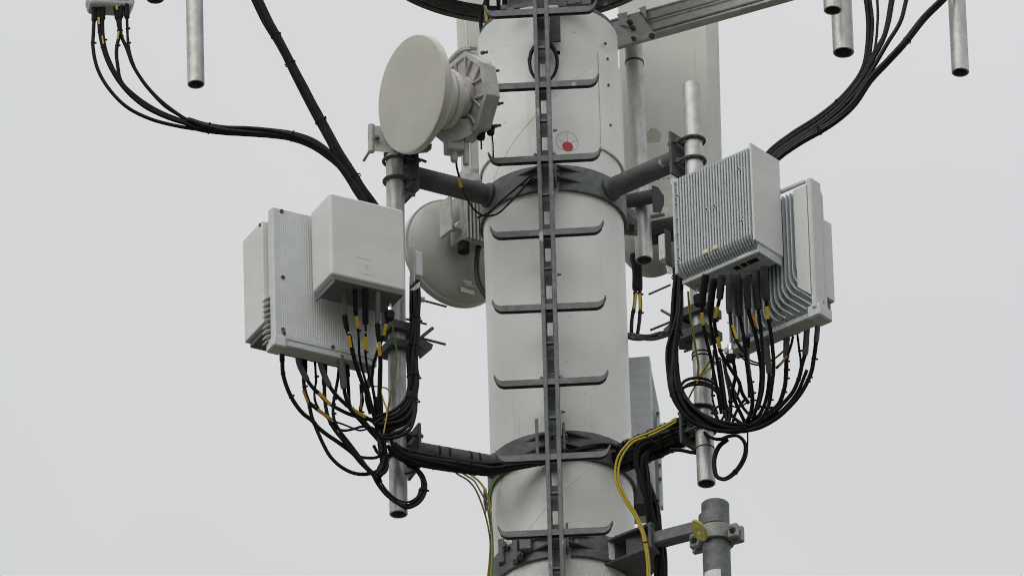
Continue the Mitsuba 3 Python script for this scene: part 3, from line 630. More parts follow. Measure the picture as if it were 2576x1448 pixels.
od = thing('radio_unit', 'round ribbed outdoor radio bolted to the back of the front dish', 'radio unit')
octo = [(0.152 * math.cos(math.radians(22.5 + 45 * k)) * 0.96, 0.152 * math.sin(math.radians(22.5 + 45 * k))) for k in range(8)]
OP = Polygon(octo)
part(od, 'housing', ext(OP.buffer(-0.010).buffer(0.010, 4), h1(0, 0.0, 0.034), hx, hz, 0.028), 'odu_paint', 25)
part(od, 'back_cover', ext(OP.buffer(-0.006), h1(0, 0.0, 0.0585), hx, hz, 0.020), 'odu_paint', 25)
part(od, 'face_rim', ext(OP.buffer(-0.010).buffer(0.010, 4).difference(OP.buffer(-0.016)), h1(0, 0, 0.0165), hx, hz, 0.008), 'odu_paint', 25)
part(od, 'flange_ring', lathe([(0.050, 0), (0.066, 0), (0.068, 0.004), (0.068, 0.020), (0.050, 0.022)], h1(0, 0, 0.021), n1, 48), 'odu_paint', 35)
for k in range(8):
    for da, r2_ in ((22.5, 0.136), (4.0, 0.126)):
        a = math.radians(45 * k + 13); e = math.radians(45 * k + da)
        p0, p1 = h1(0.070 * math.cos(a), 0.070 * math.sin(a), 0.0150), h1(r2_ * math.cos(e) * .96, r2_ * math.sin(e), 0.0150)
        part(od, 'rib', boxm((p0 + p1) / 2, p1 - p0, n1, np.cross(p1 - p0, n1), np.linalg.norm(p1 - p0), 0.011, 0.0058, 0.001), 'odu_paint', False)
for (u, v) in ((1232, 180), (1242, 262), (1236, 318), (1203, 134)):
    q = P(u, v, hc[1] + 0.02); part(od, 'bolt', bolt(q + A3(0.008, 0, 0), A3(1, -.15, .05), 0.0065, 0.012, 0.012, 0.0048), 'bolt_metal', False)
arc = [h1(0.158 * math.cos(t), 0.163 * math.sin(t), 0.03) for t in np.linspace(math.radians(60), math.radians(170), 20)]
part(od, 'carry_handle', sweep_bar(np.array(arc), n1, np.full(20, 0.010), np.full(20, 0.028)), 'odu_paint', 30)
yb_ = hc[1]
part(od, 'lower_block', hull([P(u, v, y) for y in (yb_ + 0.00, yb_ + 0.06) for (u, v) in ((1092, 312), (1140, 296), (1196, 300), (1200, 330), (1160, 352), (1116, 360), (1094, 342))]), 'odu_paint', False)
part(od, 'lower_block', boxm(P(1142, 366, yb_ + 0.03), A3(1, .25, 0), A3(-.25, 1, 0), Z, 46 * px, 0.05, 44 * px, 0.004), 'odu_paint', False)
part(od, 'lower_block', boxm(P(1186, 340, yb_ + 0.03), A3(1, .25, 0.5), A3(-.25, 1, 0), Z, 44 * px, 0.04, 26 * px, 0.004), 'odu_paint', False)
for (u, v, r, l) in ((1142, 384, 8.5, 24), (1171, 362, 7.5, 56), (1209, 328, 10, 24), (1234, 318, 9, 22)):
    q = P(u, v, hc[1] + 0.03); part(od, 'connector', cyl(q, q - Z * l * px * 1.1, r * px * 1.25, 16, r * px, bev=0.002), 'rubber' if u > 1200 else 'odu_paint' if u < 1150 else 'odu_paint', 30)
mk = thing('dish_mount', 'pale mounting bracket with bolts under the front dish on top of the left pipe', 'bracket')
mc = P(990, 360, -0.36)
part(mk, 'post', cyl(P(934, 383, -0.42), P(934, 314, -0.42), 8.5 * px, 24, bev=.002), 'odu_paint', 35)
part(mk, 'plate', hull([P(u, v, y) for y in (-0.36, -0.42) for (u, v) in ((940, 316), (968, 318), (992, 385), (938, 380))]), 'odu_paint', False)
part(mk, 'foot', hull([P(u, v, y) for y in (-0.26, -0.36) for (u, v) in ((1000, 372), (1046, 360), (1087, 362), (1085, 376), (1074, 384), (1010, 390))]), 'grey_plastic', False)
part(mk, 'sleeve', cyl(P(1000, 395, -0.285), P(998, 350, -0.285), 0.045, 28, bev=.003), 'dark_cast', 35)
part(mk, 'bolt', bolt(P(949, 349, -0.43), A3(-.2, -1, 0), 0.0095, 0.010, 0.006), 'bolt_metal', False)
for (u, v, u1, v1) in ((931, 378, 915, 404), (1047, 398, 1072, 407), (1018, 484, 1043, 492)):
    part(mk, 'bolt', tube(np.linspace(P(u, v, -0.30), P(u1, v1, -0.31), 4), 3.4 * px, 10)[0], 'bolt_metal', True)
part(mk, 'yoke', tube(spline([P(1000, 360, -0.30), P(1040, 330, -0.36), h1(0.02, -0.12, 0.05)]), 0.022, 14)[0], 'dark_cast', True)

# second dish, seen from its back
d2 = thing('microwave_dish', 'dish seen from its rounded grey back, half hidden by the pole on the left', 'dish')
n2_ = nrm(A3(-.5, .857, .07)); C2 = P(1150, 633, 0.40); R2 = 146.6 * px
part(d2, 'bowl', lathe([(0, -0.062), (R2 * .3, -0.060), (R2 * .55, -0.050), (R2 * .78, -0.030), (R2 * .93, -0.008), (R2 * .96, 0.004)], C2, n2_, 96), 'dish_back', 60)
part(d2, 'rim', lathe([(R2 * .955, 0.0045), (R2, 0.006), (R2, 0.030), (R2 * .97, 0.034), (0, 0.038)], C2, n2_, 96), 'dish_back', 30)
vx = nrm(np.cross(Z, n2_)); od2 = thing('radio_unit', 'small finned radio on the back of the half hidden dish', 'radio unit')
def d2p(u, v, n): return PP(u, v, C2 - n2_ * n, n2_)
e1 = -vx; 
oc = d2p(1178, 562, 0.11); oh = 118 * px / .86
part(od2, 'housing', rboxm(oc, vx, n2_, Z, 66 * px / 0.86, 0.075, oh, 0.006), 'odu_paint', 30)
for i in range(6):
    part(od2, 'fin', boxm(oc - n2_ * 0.044 + vx * (i - 2.5) * 0.0135, vx, n2_, Z, 0.006, 0.020, oh * 0.97, 0.001), 'odu_paint', False)
part(od2, 'side_plate', boxm(d2p(1122, 546, 0.12), n2_, vx, Z, 0.075, 0.010, 88 * px / .86, 0.002), 'odu_paint', False)
part(od2, 'pin', cyl(d2p(1140, 575, 0.13), d2p(1158, 566, 0.18), 0.0135, 20, bev=0.002), 'odu_paint', 30)
part(od2, 'gland', cyl(d2p(1166, 612, 0.13), d2p(1166, 612, 0.13) - Z * 0.035, 0.020, 18, bev=.003), 'rubber', 30)
part(od2, 'side_bracket', hull([d2p(u, v, n) for n in (0.09, 0.12) for (u, v) in ((1200, 540), (1222, 560), (1222, 610), (1196, 600), (1190, 585))]), 'dark_cast', False)
for i, (u, v, w_, h_) in enumerate(((1172, 712, 24, 14), (1164, 733, 20, 15), (1181, 738, 18, 14), (1178, 722, 30, 4))):
    q = d2p(u, v, 0.030); part(d2, 'label', boxm(q - n2_ * 0.012, vx, n2_ - Z * .25, np.cross(vx, n2_ - Z * .25), w_ * px, 0.002, h_ * px, 0.0004), 'dish_paint', False)
# third dish behind the pole on the right
d3 = thing('microwave_dish', 'dark underside of a small dish behind the pole on the right', 'dish')
n3 = nrm(A3(.45, .89, 0)); C3 = P(1640, 600, 0.62); R3 = 0.118
part(d3, 'bowl', lathe([(0, -0.070), (R3 * .5, -0.062), (R3 * .85, -0.040), (R3, -0.004)], C3, n3, 72), 'dish_back', 60)
part(d3, 'rim', lathe([(R3, -0.003), (R3 + .002, 0.05), (0, 0.055)], C3, n3, 72), 'dish_back', 30)
bk3 = thing('pipe_bracket', 'dark tubular bracket and clamps behind the pole, under the right arm', 'bracket')
part(bk3, 'cross_tube', cyl(P(1560, 510, 0.30), P(1652, 492, 0.27), 0.024, 28, bev=.002), 'dark_galvanised', 35)
part(bk3, 'clamp_jaw', hull([P(u, v, y) for y in (0.24, 0.30) for (u, v) in ((1640, 466), (1655, 470), (1662, 490), (1671, 494), (1670, 516), (1662, 536), (1642, 534))]), 'dark_cast', False)
part(bk3, 'cross_tube', cyl(P(1640, 574, 0.36), P(1700, 560, 0.33), 0.023, 28, bev=.002), 'dark_galvanised', 35)
part(bk3, 'slot_plate', boxm(P(1655, 542, 0.34), nrm(A3(1, -.3, 0)), A3(.3, 1, 0), Z, 0.050, 0.014, 0.010, 0.003), 'bright_galvanised', False)
part(bk3, 'dark_block', boxm(P(1668, 596, 0.40), A3(1, -.3, 0), A3(.3, 1, 0), Z, 0.09, 0.05, 0.022, 0.003), 'dark_cast', False)
part(bk3, 'gusset', hull([P(u, v, y) for y in (0.10, 0.13) for (u, v) in ((1576, 532), (1604, 556), (1604, 594), (1574, 588))]), 'dark_galvanised', False)
part(bk3, 'plate', hull([P(u, v, y) for y in (0.14, 0.15) for (u, v) in ((1570, 520), (1594, 527), (1590, 536), (1604, 556), (1604, 594), (1570, 590))]), 'galvanised', False)
part(bk3, 'bolt', bolt(P(1589, 570, 0.09), A3(.3, -1, 0), 0.012, 0.014, 0.010), 'bolt_metal', False)

# ================================================================ panel antennas behind the pole
def panel(label, pts_top, pts_bot, y, th, name='panel_antenna'):
    k = thing(name, label, 'antenna'); return k
pa = panel('broad pale panel antenna behind the pole on its right', 0, 0, 0, 0)
pt, pbm = P(1668, -260, 0.75), P(1694, 560, 0.60)
pd = nrm(pt - pbm); px_ = nrm(A3(1, -0.12, 0)); pn = nrm(np.cross(px_, pd)); pL = np.linalg.norm(pt - pbm)
secs = [(-0.165, 0.0), (-0.150, -0.022), (-0.110, -0.030), (0.085, -0.030), (0.098, -0.040), (0.135, -0.040), (0.150, -0.020), (0.166, 0.0), (0.166, 0.055), (0.120, 0.075), (-0.120, 0.075), (-0.165, 0.055)]
body = ext(Polygon(secs), pbm + pd * pL / 2, px_, nrm(np.cross(pd, px_)), pL)
part(pa, 'radome', body, 'panel_paint', 25)
fn_ = nrm(np.cross(pd, px_)); fs = -1 if np.dot(fn_, A3(0, -1, 0)) > 0 else -1
def pa_front(u, v):
    q = PP(u, v, pbm, fn_); return q - fn_ * 0.0305
part(pa, 'patch', ext(Polygon([((pa_front(u, v) - pbm) @ px_, (pa_front(u, v) - pbm) @ pd) for (u, v) in ((1629, 352), (1634, 345), (1638, 344), (1641, 336), (1650, 338), (1655, 337), (1661, 344), (1667, 347), (1669, 358), (1664, 370), (1650, 373), (1632, 372))]), pbm - fn_ * 0.0312, px_, pd, 0.0015), 'panel_patch', False)
part(pa, 'bottom_plate', ext(Polygon(secs).buffer(-0.006), pbm - pd * 0.004, px_, fn_, 0.008), 'grey_plastic', False)
for (u, v) in ((1661, 466), (1673, 464), (1684, 462)): part(pa, 'rivet', cyl(pa_front(u, v), pa_front(u, v) - fn_ * 0.002, 0.003, 10), 'print_grey', 30)
pe = panel('narrow strip of a white panel antenna behind the pole on its left', 0, 0, 0, 0)
pt, pbm2 = P(1212, -260, 0.70), P(1236, 450, 0.62)
pd2 = nrm(pt - pbm2); px2 = A3(1, 0.05, 0); px2 = nrm(px2 - pd2 * np.dot(px2, pd2)); fn2 = nrm(np.cross(pd2, px2)); pL2 = np.linalg.norm(pt - pbm2)
part(pe, 'radome', ext(Polygon([(-0.098, 0.02), (-0.092, -0.004), (-0.066, -0.012), (0.09, -0.012), (0.1, 0.06), (-0.08, 0.06)]), pbm2 + pd2 * pL2 / 2, px2, fn2, pL2), 'panel_paint', 20)
part(pe, 'edge_bead', boxm(pbm2 + pd2 * pL2 / 2 - px2 * 0.068 - fn2 * 0.014, px2, fn2, pd2, 0.004, 0.006, pL2, 0.001), 'label_white', False)
cp = thing('pipe_stub', 'short capped grey pipe stub behind the left arm beside the pole', 'pipe')
q = P(1186, 442, 0.50); part(cp, 'tube', cyl(q - Z * 0.22, q + Z * 0.005, 0.045, 32, bev=.004), 'bright_galvanised', 30)
part(cp, 'collar', boxm(P(1196, 456, 0.45), A3(1, 0, 0), A3(0, 1, 0), Z, 0.07, 0.06, 0.03, .002), 'bright_galvanised', False)

# radio behind the pole, lower right
rk = thing('radio_unit', 'grey radio cabinet behind the pole, under the right arm', 'radio unit')
def kb(u0_, u1_, v0, v1, y0, y1): 
    a, b = P(u0_, v0, y0), P(u1_, v1, y0); return boxm(A3((a[0] + b[0]) / 2, (y0 + y1) / 2, (a[2] + b[2]) / 2), A3(1, 0, 0), A3(0, 1, 0), Z, abs(b[0] - a[0]), y1 - y0, abs(a[2] - b[2]), 0.004)
kx, kn = nrm(A3(1, -.1, 0)), nrm(A3(.1, 1, 0))
q0 = P(1578, 1095, 0.52)
part(rk, 'body', boxm(P(1586, 1098, 0.50), kx, kn, Z, 0.150, 0.06, 378 * px / .86, 0.004), 'cast_paint', False)
part(rk, 'side_plate', hull([P(u, v, y) for y in (0.545, 0.575) for (u, v) in ((1600, 905), (1634, 907), (1641, 981), (1653, 1027), (1659, 1032), (1666, 1277), (1600, 1290))]), 'cast_paint', False)
part(rk, 'edge_strip', boxm(P(1660, 1155, 0.53), kx, kn, Z, 0.010, 0.03, 245 * px / .86, 0.002), 'radio_paint', False)
part(rk, 'foot', boxm(P(1612, 1288, 0.47), kx, kn, Z, 0.07, 0.10, 0.03, 0.003), 'cast_paint', False)
part(rk, 'bracket', boxm(P(1606, 1230, 0.42), kx, kn, Z, 0.055, 0.08, 0.16, 0.003), 'dark_cast', False)
for (u, v) in ((1654, 1040), (1659, 1170), (1661, 1205), (1633, 1040)): part(rk, 'screw', bolt(P(u, v, 0.51), A3(0, -1, 0), 0.006, 0.006), 'bolt_metal', False)

# ================================================================ top platform
tp = thing('ring_platform', 'dark round platform with a ring edge at the top of the picture', 'platform')
RC = P(1320, -153, 0.0); RR = 0.540
part(tp, 'ring', ringm(RR - 0.022, RR, RC[2] - 0.002, RC[2] + 0.020, 0, 360, 160, (RC[0], RC[1])), 'bolt_metal', 30)
part(tp, 'ring_flange', ringm(RR - 0.030, RR - 0.024, RC[2] + 0.004, RC[2] + 0.05, 0, 360, 160, (RC[0], RC[1])), 'galvanised', 30)
deck = Point(0, 0).buffer(RR - 0.035, 64).difference(Point(-RC[0], -RC[1]).buffer(RP + 0.030, 48))
for (x, y, w_, h_) in ((-0.10, 0.36, 0.05, 0.05), (-0.02, 0.40, 0.05, 0.045), (0.05, 0.38, 0.03, 0.05), (0.16, 0.35, 0.06, 0.05)):
    deck = deck.difference(sbox(x, y, x + w_, y + h_))
part(tp, 'deck', ext(deck, RC + Z * 0.075, A3(1, 0, 0), A3(0, 1, 0), 0.006), 'galvanised', False)
for a in range(0, 360, 30):
    r1_, r2_ = RP + 0.06, RR - 0.03; aa = math.radians(a + 8); dv = A3(math.sin(aa), -math.cos(aa), 0)
    part(tp, 'joist', boxm(A3(RC[0], RC[1], RC[2] + 0.045) + dv * (r1_ + r2_) / 2, dv, np.cross(Z, dv), Z, r2_ - r1_, 0.012, 0.05, 0.001), 'galvanised', False)
part(tp, 'pole_collar', ringm(0.131, RP - 0.006, ZF + 0.006, ZF + 0.022, 0, 360, 96), 'galvanised', 30)
for (u, v, s) in ((1415, 20, 9), (1436, 16, 8), (1475, 14, 10), (1450, 12, 9), (1300, 28, 6), (1268, 30, 7)):
    part(tp, 'clamp_block', rboxm(P(u, v - 6, -RP - 0.03), A3(1, 0, 0), A3(0, 1, 0), Z, s * 2.4 * px, 0.03, s * 2.2 * px, 0.004), 'grey_plastic', 30)
bm = thing('outrigger_beam', 'pale double rail beam running from behind the pole to the top right', 'beam')
b0, b1 = P(1530, 108, 0.31), P(2075, -45, 0.31 - 0.70 * 0.49)
bd = nrm(A3(b1[0] - b0[0], b1[1] - b0[1], 0)); bL = np.linalg.norm((b1 - b0)[:2]); bs = np.cross(Z, bd)
bz = P(1745, 46, P(1745, 46, 0.20)[1])[2]
def beam_at(u, v, n=0.0):
    return PP(u, v, A3(b0[0], b0[1], 0) - bs * -n if False else A3(b0[0], b0[1], 0) + bs * n, bs)
zmid = beam_at(1740, 36)[2]
mid = A3(b0[0], b0[1], zmid) + bd * (bL / 2)
for z0_, z1_ in ((-0.048, -0.037), (-0.031, 0.006), (0.014, 0.052)):
    part(bm, 'rail', cat_([boxm(mid + Z * (z0_ + z1_) / 2, bd, bs, Z, bL, 0.036, z1_ - z0_, 0.003)] + ([boxm(mid + Z * (z1_ - 0.004), bd, bs, Z, bL, 0.048, 0.0075, 0.002)] if z1_ - z0_ > .02 else [])), 'bright_galvanised', False)
part(bm, 'core', boxm(mid + Z * 0.0, bd, bs, Z, bL, 0.012, 0.09, 0.002), 'bright_galvanised', False)
fb = -bs if np.dot(-bs, A3(0, -1, 0)) > 0 else bs
part(bm, 'clamp_plate', hull([PP(u, v, A3(b0[0], b0[1], 0) + fb * n, bs) for n in (0.040, 0.048) for (u, v) in ((1546, 62), (1606, 30), (1648, 86), (1620, 100), (1556, 117), (1546, 100))]), 'bright_galvanised', False)
part(bm, 'clamp_plate', hull([PP(u, v, A3(b0[0], b0[1], 0) + fb * n, bs) for n in (0.052, 0.058) for (u, v) in ((1552, 36), (1578, 30), (1581, 68), (1560, 62))]), 'bright_galvanised', False)
part(bm, 'tab', hull([PP(u, v, A3(b0[0], b0[1], 0) + fb * n, bs) for n in (0.03, 0.06) for (u, v) in ((1606, 22), (1624, 14), (1626, 46))]), 'bright_galvanised', False)
for (u, v, r) in ((1642, 92, .011), (1586, 58, .010), (1594, 72, .009), (1596, 98, .008)):
    part(bm, 'bolt', bolt(PP(u, v, A3(b0[0], b0[1], 0) + fb * 0.048, bs), fb + A3(0, 0, -.3), r, 0.010, 0.010), 'bolt_metal', False)

# panel antenna whose foot shows at the top left
an = thing('panel_antenna', 'dark rounded foot of an antenna with cables plugged in, at the top left', 'antenna')
ac = P(276, 12, -0.50)
part(an, 'radome', rboxm(ac + Z * 0.42 + A3(0, 0.02, 0), A3(1, 0.2, 0), A3(-.2, 1, 0), Z, 0.158, 0.090, 0.86, 0.030), 'panel_paint', 40)
part(an, 'foot', rboxm(ac + Z * 0.008 + A3(0, 0.02, 0), A3(1, 0.2, 0), A3(-.2, 1, 0), Z, 0.146, 0.080, 0.040, 0.016), 'radio_paint', 40)

# ================================================================ cables
def path3(pts, ya, yb, per=9):
    """Picture points (u, v[, y]) turned into a smooth path whose depth runs from ya to yb."""
    uv_ = np.array([p[:2] for p in pts], float); L = np.concatenate([[0], np.cumsum(np.linalg.norm(np.diff(uv_, axis=0), axis=1))]); L /= L[-1]
    return spline([P(p[0], p[1], p[2] if len(p) > 2 else ya + (yb - ya) * t) for p, t in zip(pts, L)], per)
def at_len(path, f):
    d = np.concatenate([[0], np.cumsum(np.linalg.norm(np.diff(path, axis=0), axis=1))]); t = f * d[-1]
    i = min(max(np.searchsorted(d, t) - 1, 0), len(path) - 2); return path[i] + (path[i + 1] - path[i]) * ((t - d[i]) / max(d[i + 1] - d[i], 1e-9)), nrm(path[i + 1] - path[i])
def sub_path(path, f0, f1, n=14): return np.array([at_len(path, f)[0] for f in np.linspace(f0, f1, n)])
def frac(path, v):
    """How far along the path it first passes picture height v."""
    d = path - CAM; vv = 724 - F * (d @ U_) / (d @ D_); i = int(np.argmax(vv >= v)); return i / (len(path) - 1)
def tie(k, c, d, r, m='rubber'):
    x, y, d = frame_of(d); a = rng.uniform(-0.6, 0.6); o = math.cos(a) * x * (1 if x[0] > 0 else -1) + math.sin(a) * y
    part(k, 'cable_tie', cat_([lathe([(r, -0.002), (r + 0.0013, -0.002), (r + 0.0013, 0.002), (r, 0.002), (r, -0.002)], c, d, 14), boxm(c + o * (r + 0.003), o, d, np.cross(o, d), 0.007, 0.006, 0.005, 0.001)]), m, False)
def cable(label, pts, ya, yb, r=4.0, m='cable_black', boot=None, tags=(), ties=(), name='jumper_cable', cat='cable', group=None, wob=0.6, bm='grey_plastic', per=9, sheath='sheath'):
    """boot: (f0, f1, radius) of a stiff sleeve; tags: (f0, f1, bsdf, side); ties: fractions of the length."""
    k = thing(name, label, cat, group); path = path3(pts, ya, yb, per); r_ = r * px
    me, uv = tube(path, r_, 12); part(k, sheath, me, m, True, uv)
    if boot:
        for b in (boot if isinstance(boot[0], tuple) else (boot,)):
            sp = sub_path(path, b[0], b[1]); rr = np.full(len(sp), b[2] * px); rr[0] *= 0.9; rr[-1] *= 0.86
            bb = b[3] if len(b) > 3 else bm
            part(k, 'boot', tube(sp, rr, 16)[0], bb, 40)
            sp = sub_path(path, b[0] + (b[1] - b[0]) * .10, b[0] + (b[1] - b[0]) * .22, 4); part(k, 'boot_ring', tube(sp, b[2] * px * 1.14, 16)[0], bb, 40)
    for t in tags:
        c, d = at_len(path, (t[0] + t[1]) / 2); L = np.linalg.norm(at_len(path, t[1])[0] - at_len(path, t[0])[0])
        to = nrm(CAM - c); to = nrm(to - d * np.dot(to, d)); sd = np.cross(d, to)
        part(k, 'marker_tag', boxm(c + to * (r_ + 0.0025) + sd * t[3] * px, d, sd, to, L, t[4] * px if len(t) > 4 else 8.0 * px, 0.005, 0.001), t[2], False)
    for f in ties: c, d = at_len(path, f); tie(k, c, d, r_)
    return k
def bundle(label, pts, ya, yb, n, r, R, twist=1.2, ties=(), name='cable_bundle', group=None, m='cable_black', spread=None, per=9, path=None, wob=1.0):
    """n strands tied together along a path, R the radius of the bundle."""
    k = thing(name, label, 'cable', group); path = path3(pts, ya, yb, per) if path is None else path; N = len(path); T = np.gradient(path, axis=0); x = frame_of(T[0])[0]
    X, Y = [], []
    for t in T: t = nrm(t); x = nrm(x - t * np.dot(x, t)); X.append(x); Y.append(np.cross(t, x))
    X, Y = np.array(X), np.array(Y); s = np.linspace(0, 1, N)
    Rr = np.full(N, R * px) if spread is None else np.interp(s, spread[0], np.array(spread[1]) * px)
    for i in range(n):
        ph = 2 * math.pi * i / max(n - 1, 1) + rng.uniform(-.3, .3); q = 0.0 if (i == n - 1 and n > 4) else 1.0
        a = ph + twist * s * 2 + wob * 0.5 * np.sin(s * 9 + i * 1.7); w_ = q * (0.88 + 0.12 * (1 - wob) + wob * 0.2 * np.sin(s * 7 + i * 2.3))
        sp = path + (Rr * w_ * np.cos(a))[:, None] * X + (Rr * w_ * np.sin(a))[:, None] * Y
        part(k, 'strand', tube(sp, r * px * (1 + 0.12 * math.sin(i * 2.1)), 10)[0], m, True)
    for f in ties:
        c, d = at_len(path, f); rr = np.interp(f, s, Rr) + r * px * 0.95; tie(k, c, d, rr)
    return k
TY, TO = 'tag_yellow', 'tag_orange'
JL, JR = 'jumper cables hanging under the left radios', 'jumper cables hanging under the right radios'
# --- ports on the large left radio
cable('outermost black cable on the left, sweeping from the large radio', [(709, 870), (710, 909), (712, 939), (722, 974), (739, 1009), (762, 1039), (784, 1056), (800, 1074), (822, 1092), (850, 1111), (887, 1139), (917, 1171), (948, 1198), (958, 1212)], -0.47, -0.30, 5.2, boot=(0, .09, 6.6, 'rubber'), ties=(.16, .3, .5), group=None)
cable('black cable with a long grey boot, second port of the large left radio', [(747, 862), (749, 890), (753, 915), (770, 950), (784, 971), (806, 993), (821, 1009), (844, 1024), (879, 1041), (914, 1051), (945, 1058), (965, 1075)], -0.47, -0.33, 4.6, boot=(0, .30, 7.4), tags=((.43, .56, TY, -2),), ties=(.42, .58))
cable('black cable behind the second grey boot, dropping to the lowest crossing', [(764, 884), (766, 924), (764, 956), (768, 985), (776, 1009), (784, 1046), (797, 1080), (812, 1114), (830, 1146), (855, 1171), (890, 1189), (925, 1191), (955, 1180), (968, 1160)], -0.44, -0.30, 4.6, boot=(0, .13, 7.2, 'rubber'), tags=((.22, .30, TO, 3, 6),), ties=(.2, .32))
cable('thin cable with an orange tag between the first two grey boots', [(791, 890), (794, 935), (795, 958), (791, 985), (793, 1008), (803, 1030)], -0.44, -0.40, 3.0, boot=(0, .12, 10, 'rubber'), ties=(.4,))
cable('black cable with a burnt orange tag crossing the left fan', [(779, 1012), (794, 1026), (824, 1049), (841, 1079), (862, 1106), (885, 1136), (905, 1161), (930, 1186), (950, 1204)], -0.42, -0.29, 4.4, tags=((.10, .27, TO, 0, 7.5),), ties=(.05,))
cable('black cable with a grey boot, third port of the large left radio', [(803, 872), (805, 900), (808, 920), (824, 961), (842, 989), (864, 1011), (881, 1026), (914, 1046), (942, 1062), (962, 1085)], -0.46, -0.33, 4.8, boot=(0, .37, 7.4), tags=((.62, .80, TY, -1, 9),), ties=(.6,))
cable('upright black cable right behind the third grey boot', [(818, 890), (817, 930), (816, 960), (816, 984), (819, 1019), (826, 1050), (838, 1074), (858, 1100), (884, 1130), (915, 1165), (950, 1204)], -0.43, -0.34, 4.6, boot=(0, .22, 6.4, 'rubber'), ties=(.5,))
cable('slack black cable left of the wide grey boot', [(853, 900), (851, 944), (844, 984), (839, 1011), (838, 1036), (842, 1059), (856, 1084), (880, 1115), (905, 1148), (930, 1182), (952, 1202)], -0.43, -0.33, 3.8, ties=(.3, .42))
cable('black cable with a wide grey boot, fourth port of the large left radio', [(857, 893), (860, 920), (863, 950), (866, 980), (872, 1005), (880, 1026), (900, 1050), (930, 1082), (955, 1110)], -0.47, -0.33, 4.8, boot=(0, .34, 8.8))
cable('black cable with upright yellow tag beside the wide grey boot', [(872, 905), (875, 950), (877, 985), (880, 1018), (892, 1036), (920, 1060)], -0.44, -0.34, 4.2, boot=(0, .25, 6, 'rubber'), tags=((.50, .68, TY, 3, 5),), ties=(.72,))
cable('short dark cable with upright tag behind the central left cables', [(908, 965), (910, 990), (911, 1010), (907, 1030), (912, 1052), (930, 1075)], -0.40, -0.33, 4.6, tags=((.2, .55, TO, 3, 5),), ties=(.62,))
cable('grey ended cable right of the large left radio base', [(935, 905), (934, 940), (926, 970), (922, 1000), (932, 1040)], -0.42, -0.36, 4.8, boot=(0, .5, 7))
# --- ports on the compact left radio
cable('long grey boot cable from the left corner of the smooth box', [(864, 715), (865, 754), (867, 791), (872, 822), (880, 850), (884, 872), (894, 911), (911, 961), (929, 1006), (941, 1044), (950, 1085)], -0.60, -0.36, 5.4, boot=((0, .20, 6.6), (.20, .29, 6.8, 'rubber')), tags=((.34, .42, TY, 2), (.315, .33, TY, -2, 7)), ties=(.44,))
cable('thin cable with the topmost upright yellow tag under the smooth box', [(893, 725), (895, 790), (900, 814), (902, 845), (905, 899), (914, 939), (926, 980), (938, 1030)], -0.60, -0.37, 3.0, boot=((0, .22, 5.6, 'rubber'),), tags=((.225, .325, TY, 0, 9), ), ties=(.345,), sheath='sheath')
cable('dark booted cable with an amber tag, middle of the smooth box', [(919, 728), (919, 790), (920, 848), (919, 872), (921, 904), (929, 949), (940, 985), (946, 1040)], -0.60, -0.37, 3.0, boot=((0, .28, 8.0, 'rubber'),), tags=((.375, .48, TO if False else TY, 0, 8.5), (.335, .345, TY, 0, 8)), ties=(.50,))
cable('long grey boot cable right of the amber tag under the smooth box', [(950, 728), (950, 770), (950, 816), (952, 846), (955, 872), (957, 910), (956, 949), (954, 1024), (957, 1080)], -0.58, -0.37, 5.6, boot=((0, .24, 6.6), (.24, .34, 6.6, 'rubber')), tags=((.375, .475, TY, 1, 9),))
cable('black cable with a slanting yellow tag near the silver plug', [(979, 800), (971, 818), (964, 846), (950, 882), (938, 925), (936, 960), (942, 1000), (950, 1060)], -0.52, -0.37, 3.8, tags=((.06, .175, TY, 0, 8.5),))
sc = thing('cable_plug', 'silver plug with a black cap under the right corner of the smooth box', 'plug')
q = P(979, 759, -0.52); part(sc, 'barrel', cat_([cyl(q + Z * .008, q - Z * 0.019, 5.5 * px, 20, bev=.001), cyl(q - Z * 0.0195, q - Z * 0.036, 6.6 * px, 6, bev=.001)]), 'chrome', 30)
part(sc, 'cap', cyl(q - Z * 0.036, q - Z * 0.068, 13 * px, 22, 11 * px, bev=.004), 'rubber', 35)
part(sc, 'neck', cyl(q + Z * .008, q + Z * 0.045, 9 * px, 18), 'rubber', 35)
cable('thin yellow green earth wire beside the left pipe', [(986, 806), (991, 844), (998, 886), (995, 930), (983, 990), (975, 1029), (968, 1080)], -0.42, -0.36, 1.9, 'wire_green', name='earth_wire')
cable('pair of pale yellow wires crossing low under the left radios', [(900, 945), (925, 968), (952, 972), (975, 978), (984, 1000), (975, 1034)], -0.40, -0.36, 1.7, 'wire_yellow', name='earth_wire')
cable('yellow wire in the tangle left of the left pipe', [(956, 980), (966, 1010), (973, 1032), (965, 1090)], -0.42, -0.40, 2.0, 'wire_yellow', name='earth_wire')
# --- left trunk and tangle
bundle('thick black bundle right of the left pipe, feeding the left tangle', [(1043, 700), (1045, 760), (1044, 800), (1042, 850), (1038, 900), (1040, 945), (1038, 985), (1030, 1020), (1010, 1052), (980, 1068), (950, 1078)], -0.30, -0.38, 8, 5.0, 10.5, ties=(.25, .42, .6, .74), spread=([0, .6, .8, 1], [9.5, 11, 14, 12]))
for i, (pts, lb) in enumerate((([(1032, 985), (1017, 1008), (990, 1032), (958, 1044), (945, 1050)], 'upper'), ([(1036, 985), (1022, 1015), (996, 1040), (960, 1052), (940, 1066)], 'second'), ([(1042, 990), (1041, 1035), (1026, 1070), (996, 1089), (962, 1094), (950, 1085)], 'lower'), ([(1047, 990), (1044, 1040), (1030, 1080), (1000, 1098), (968, 1101), (952, 1090)], 'lowest'))):
    cable(f'{lb} of the four black cables curving from the left bundle across the pipe', pts, -0.36, -0.40, 4.4, name='trunk_cable')
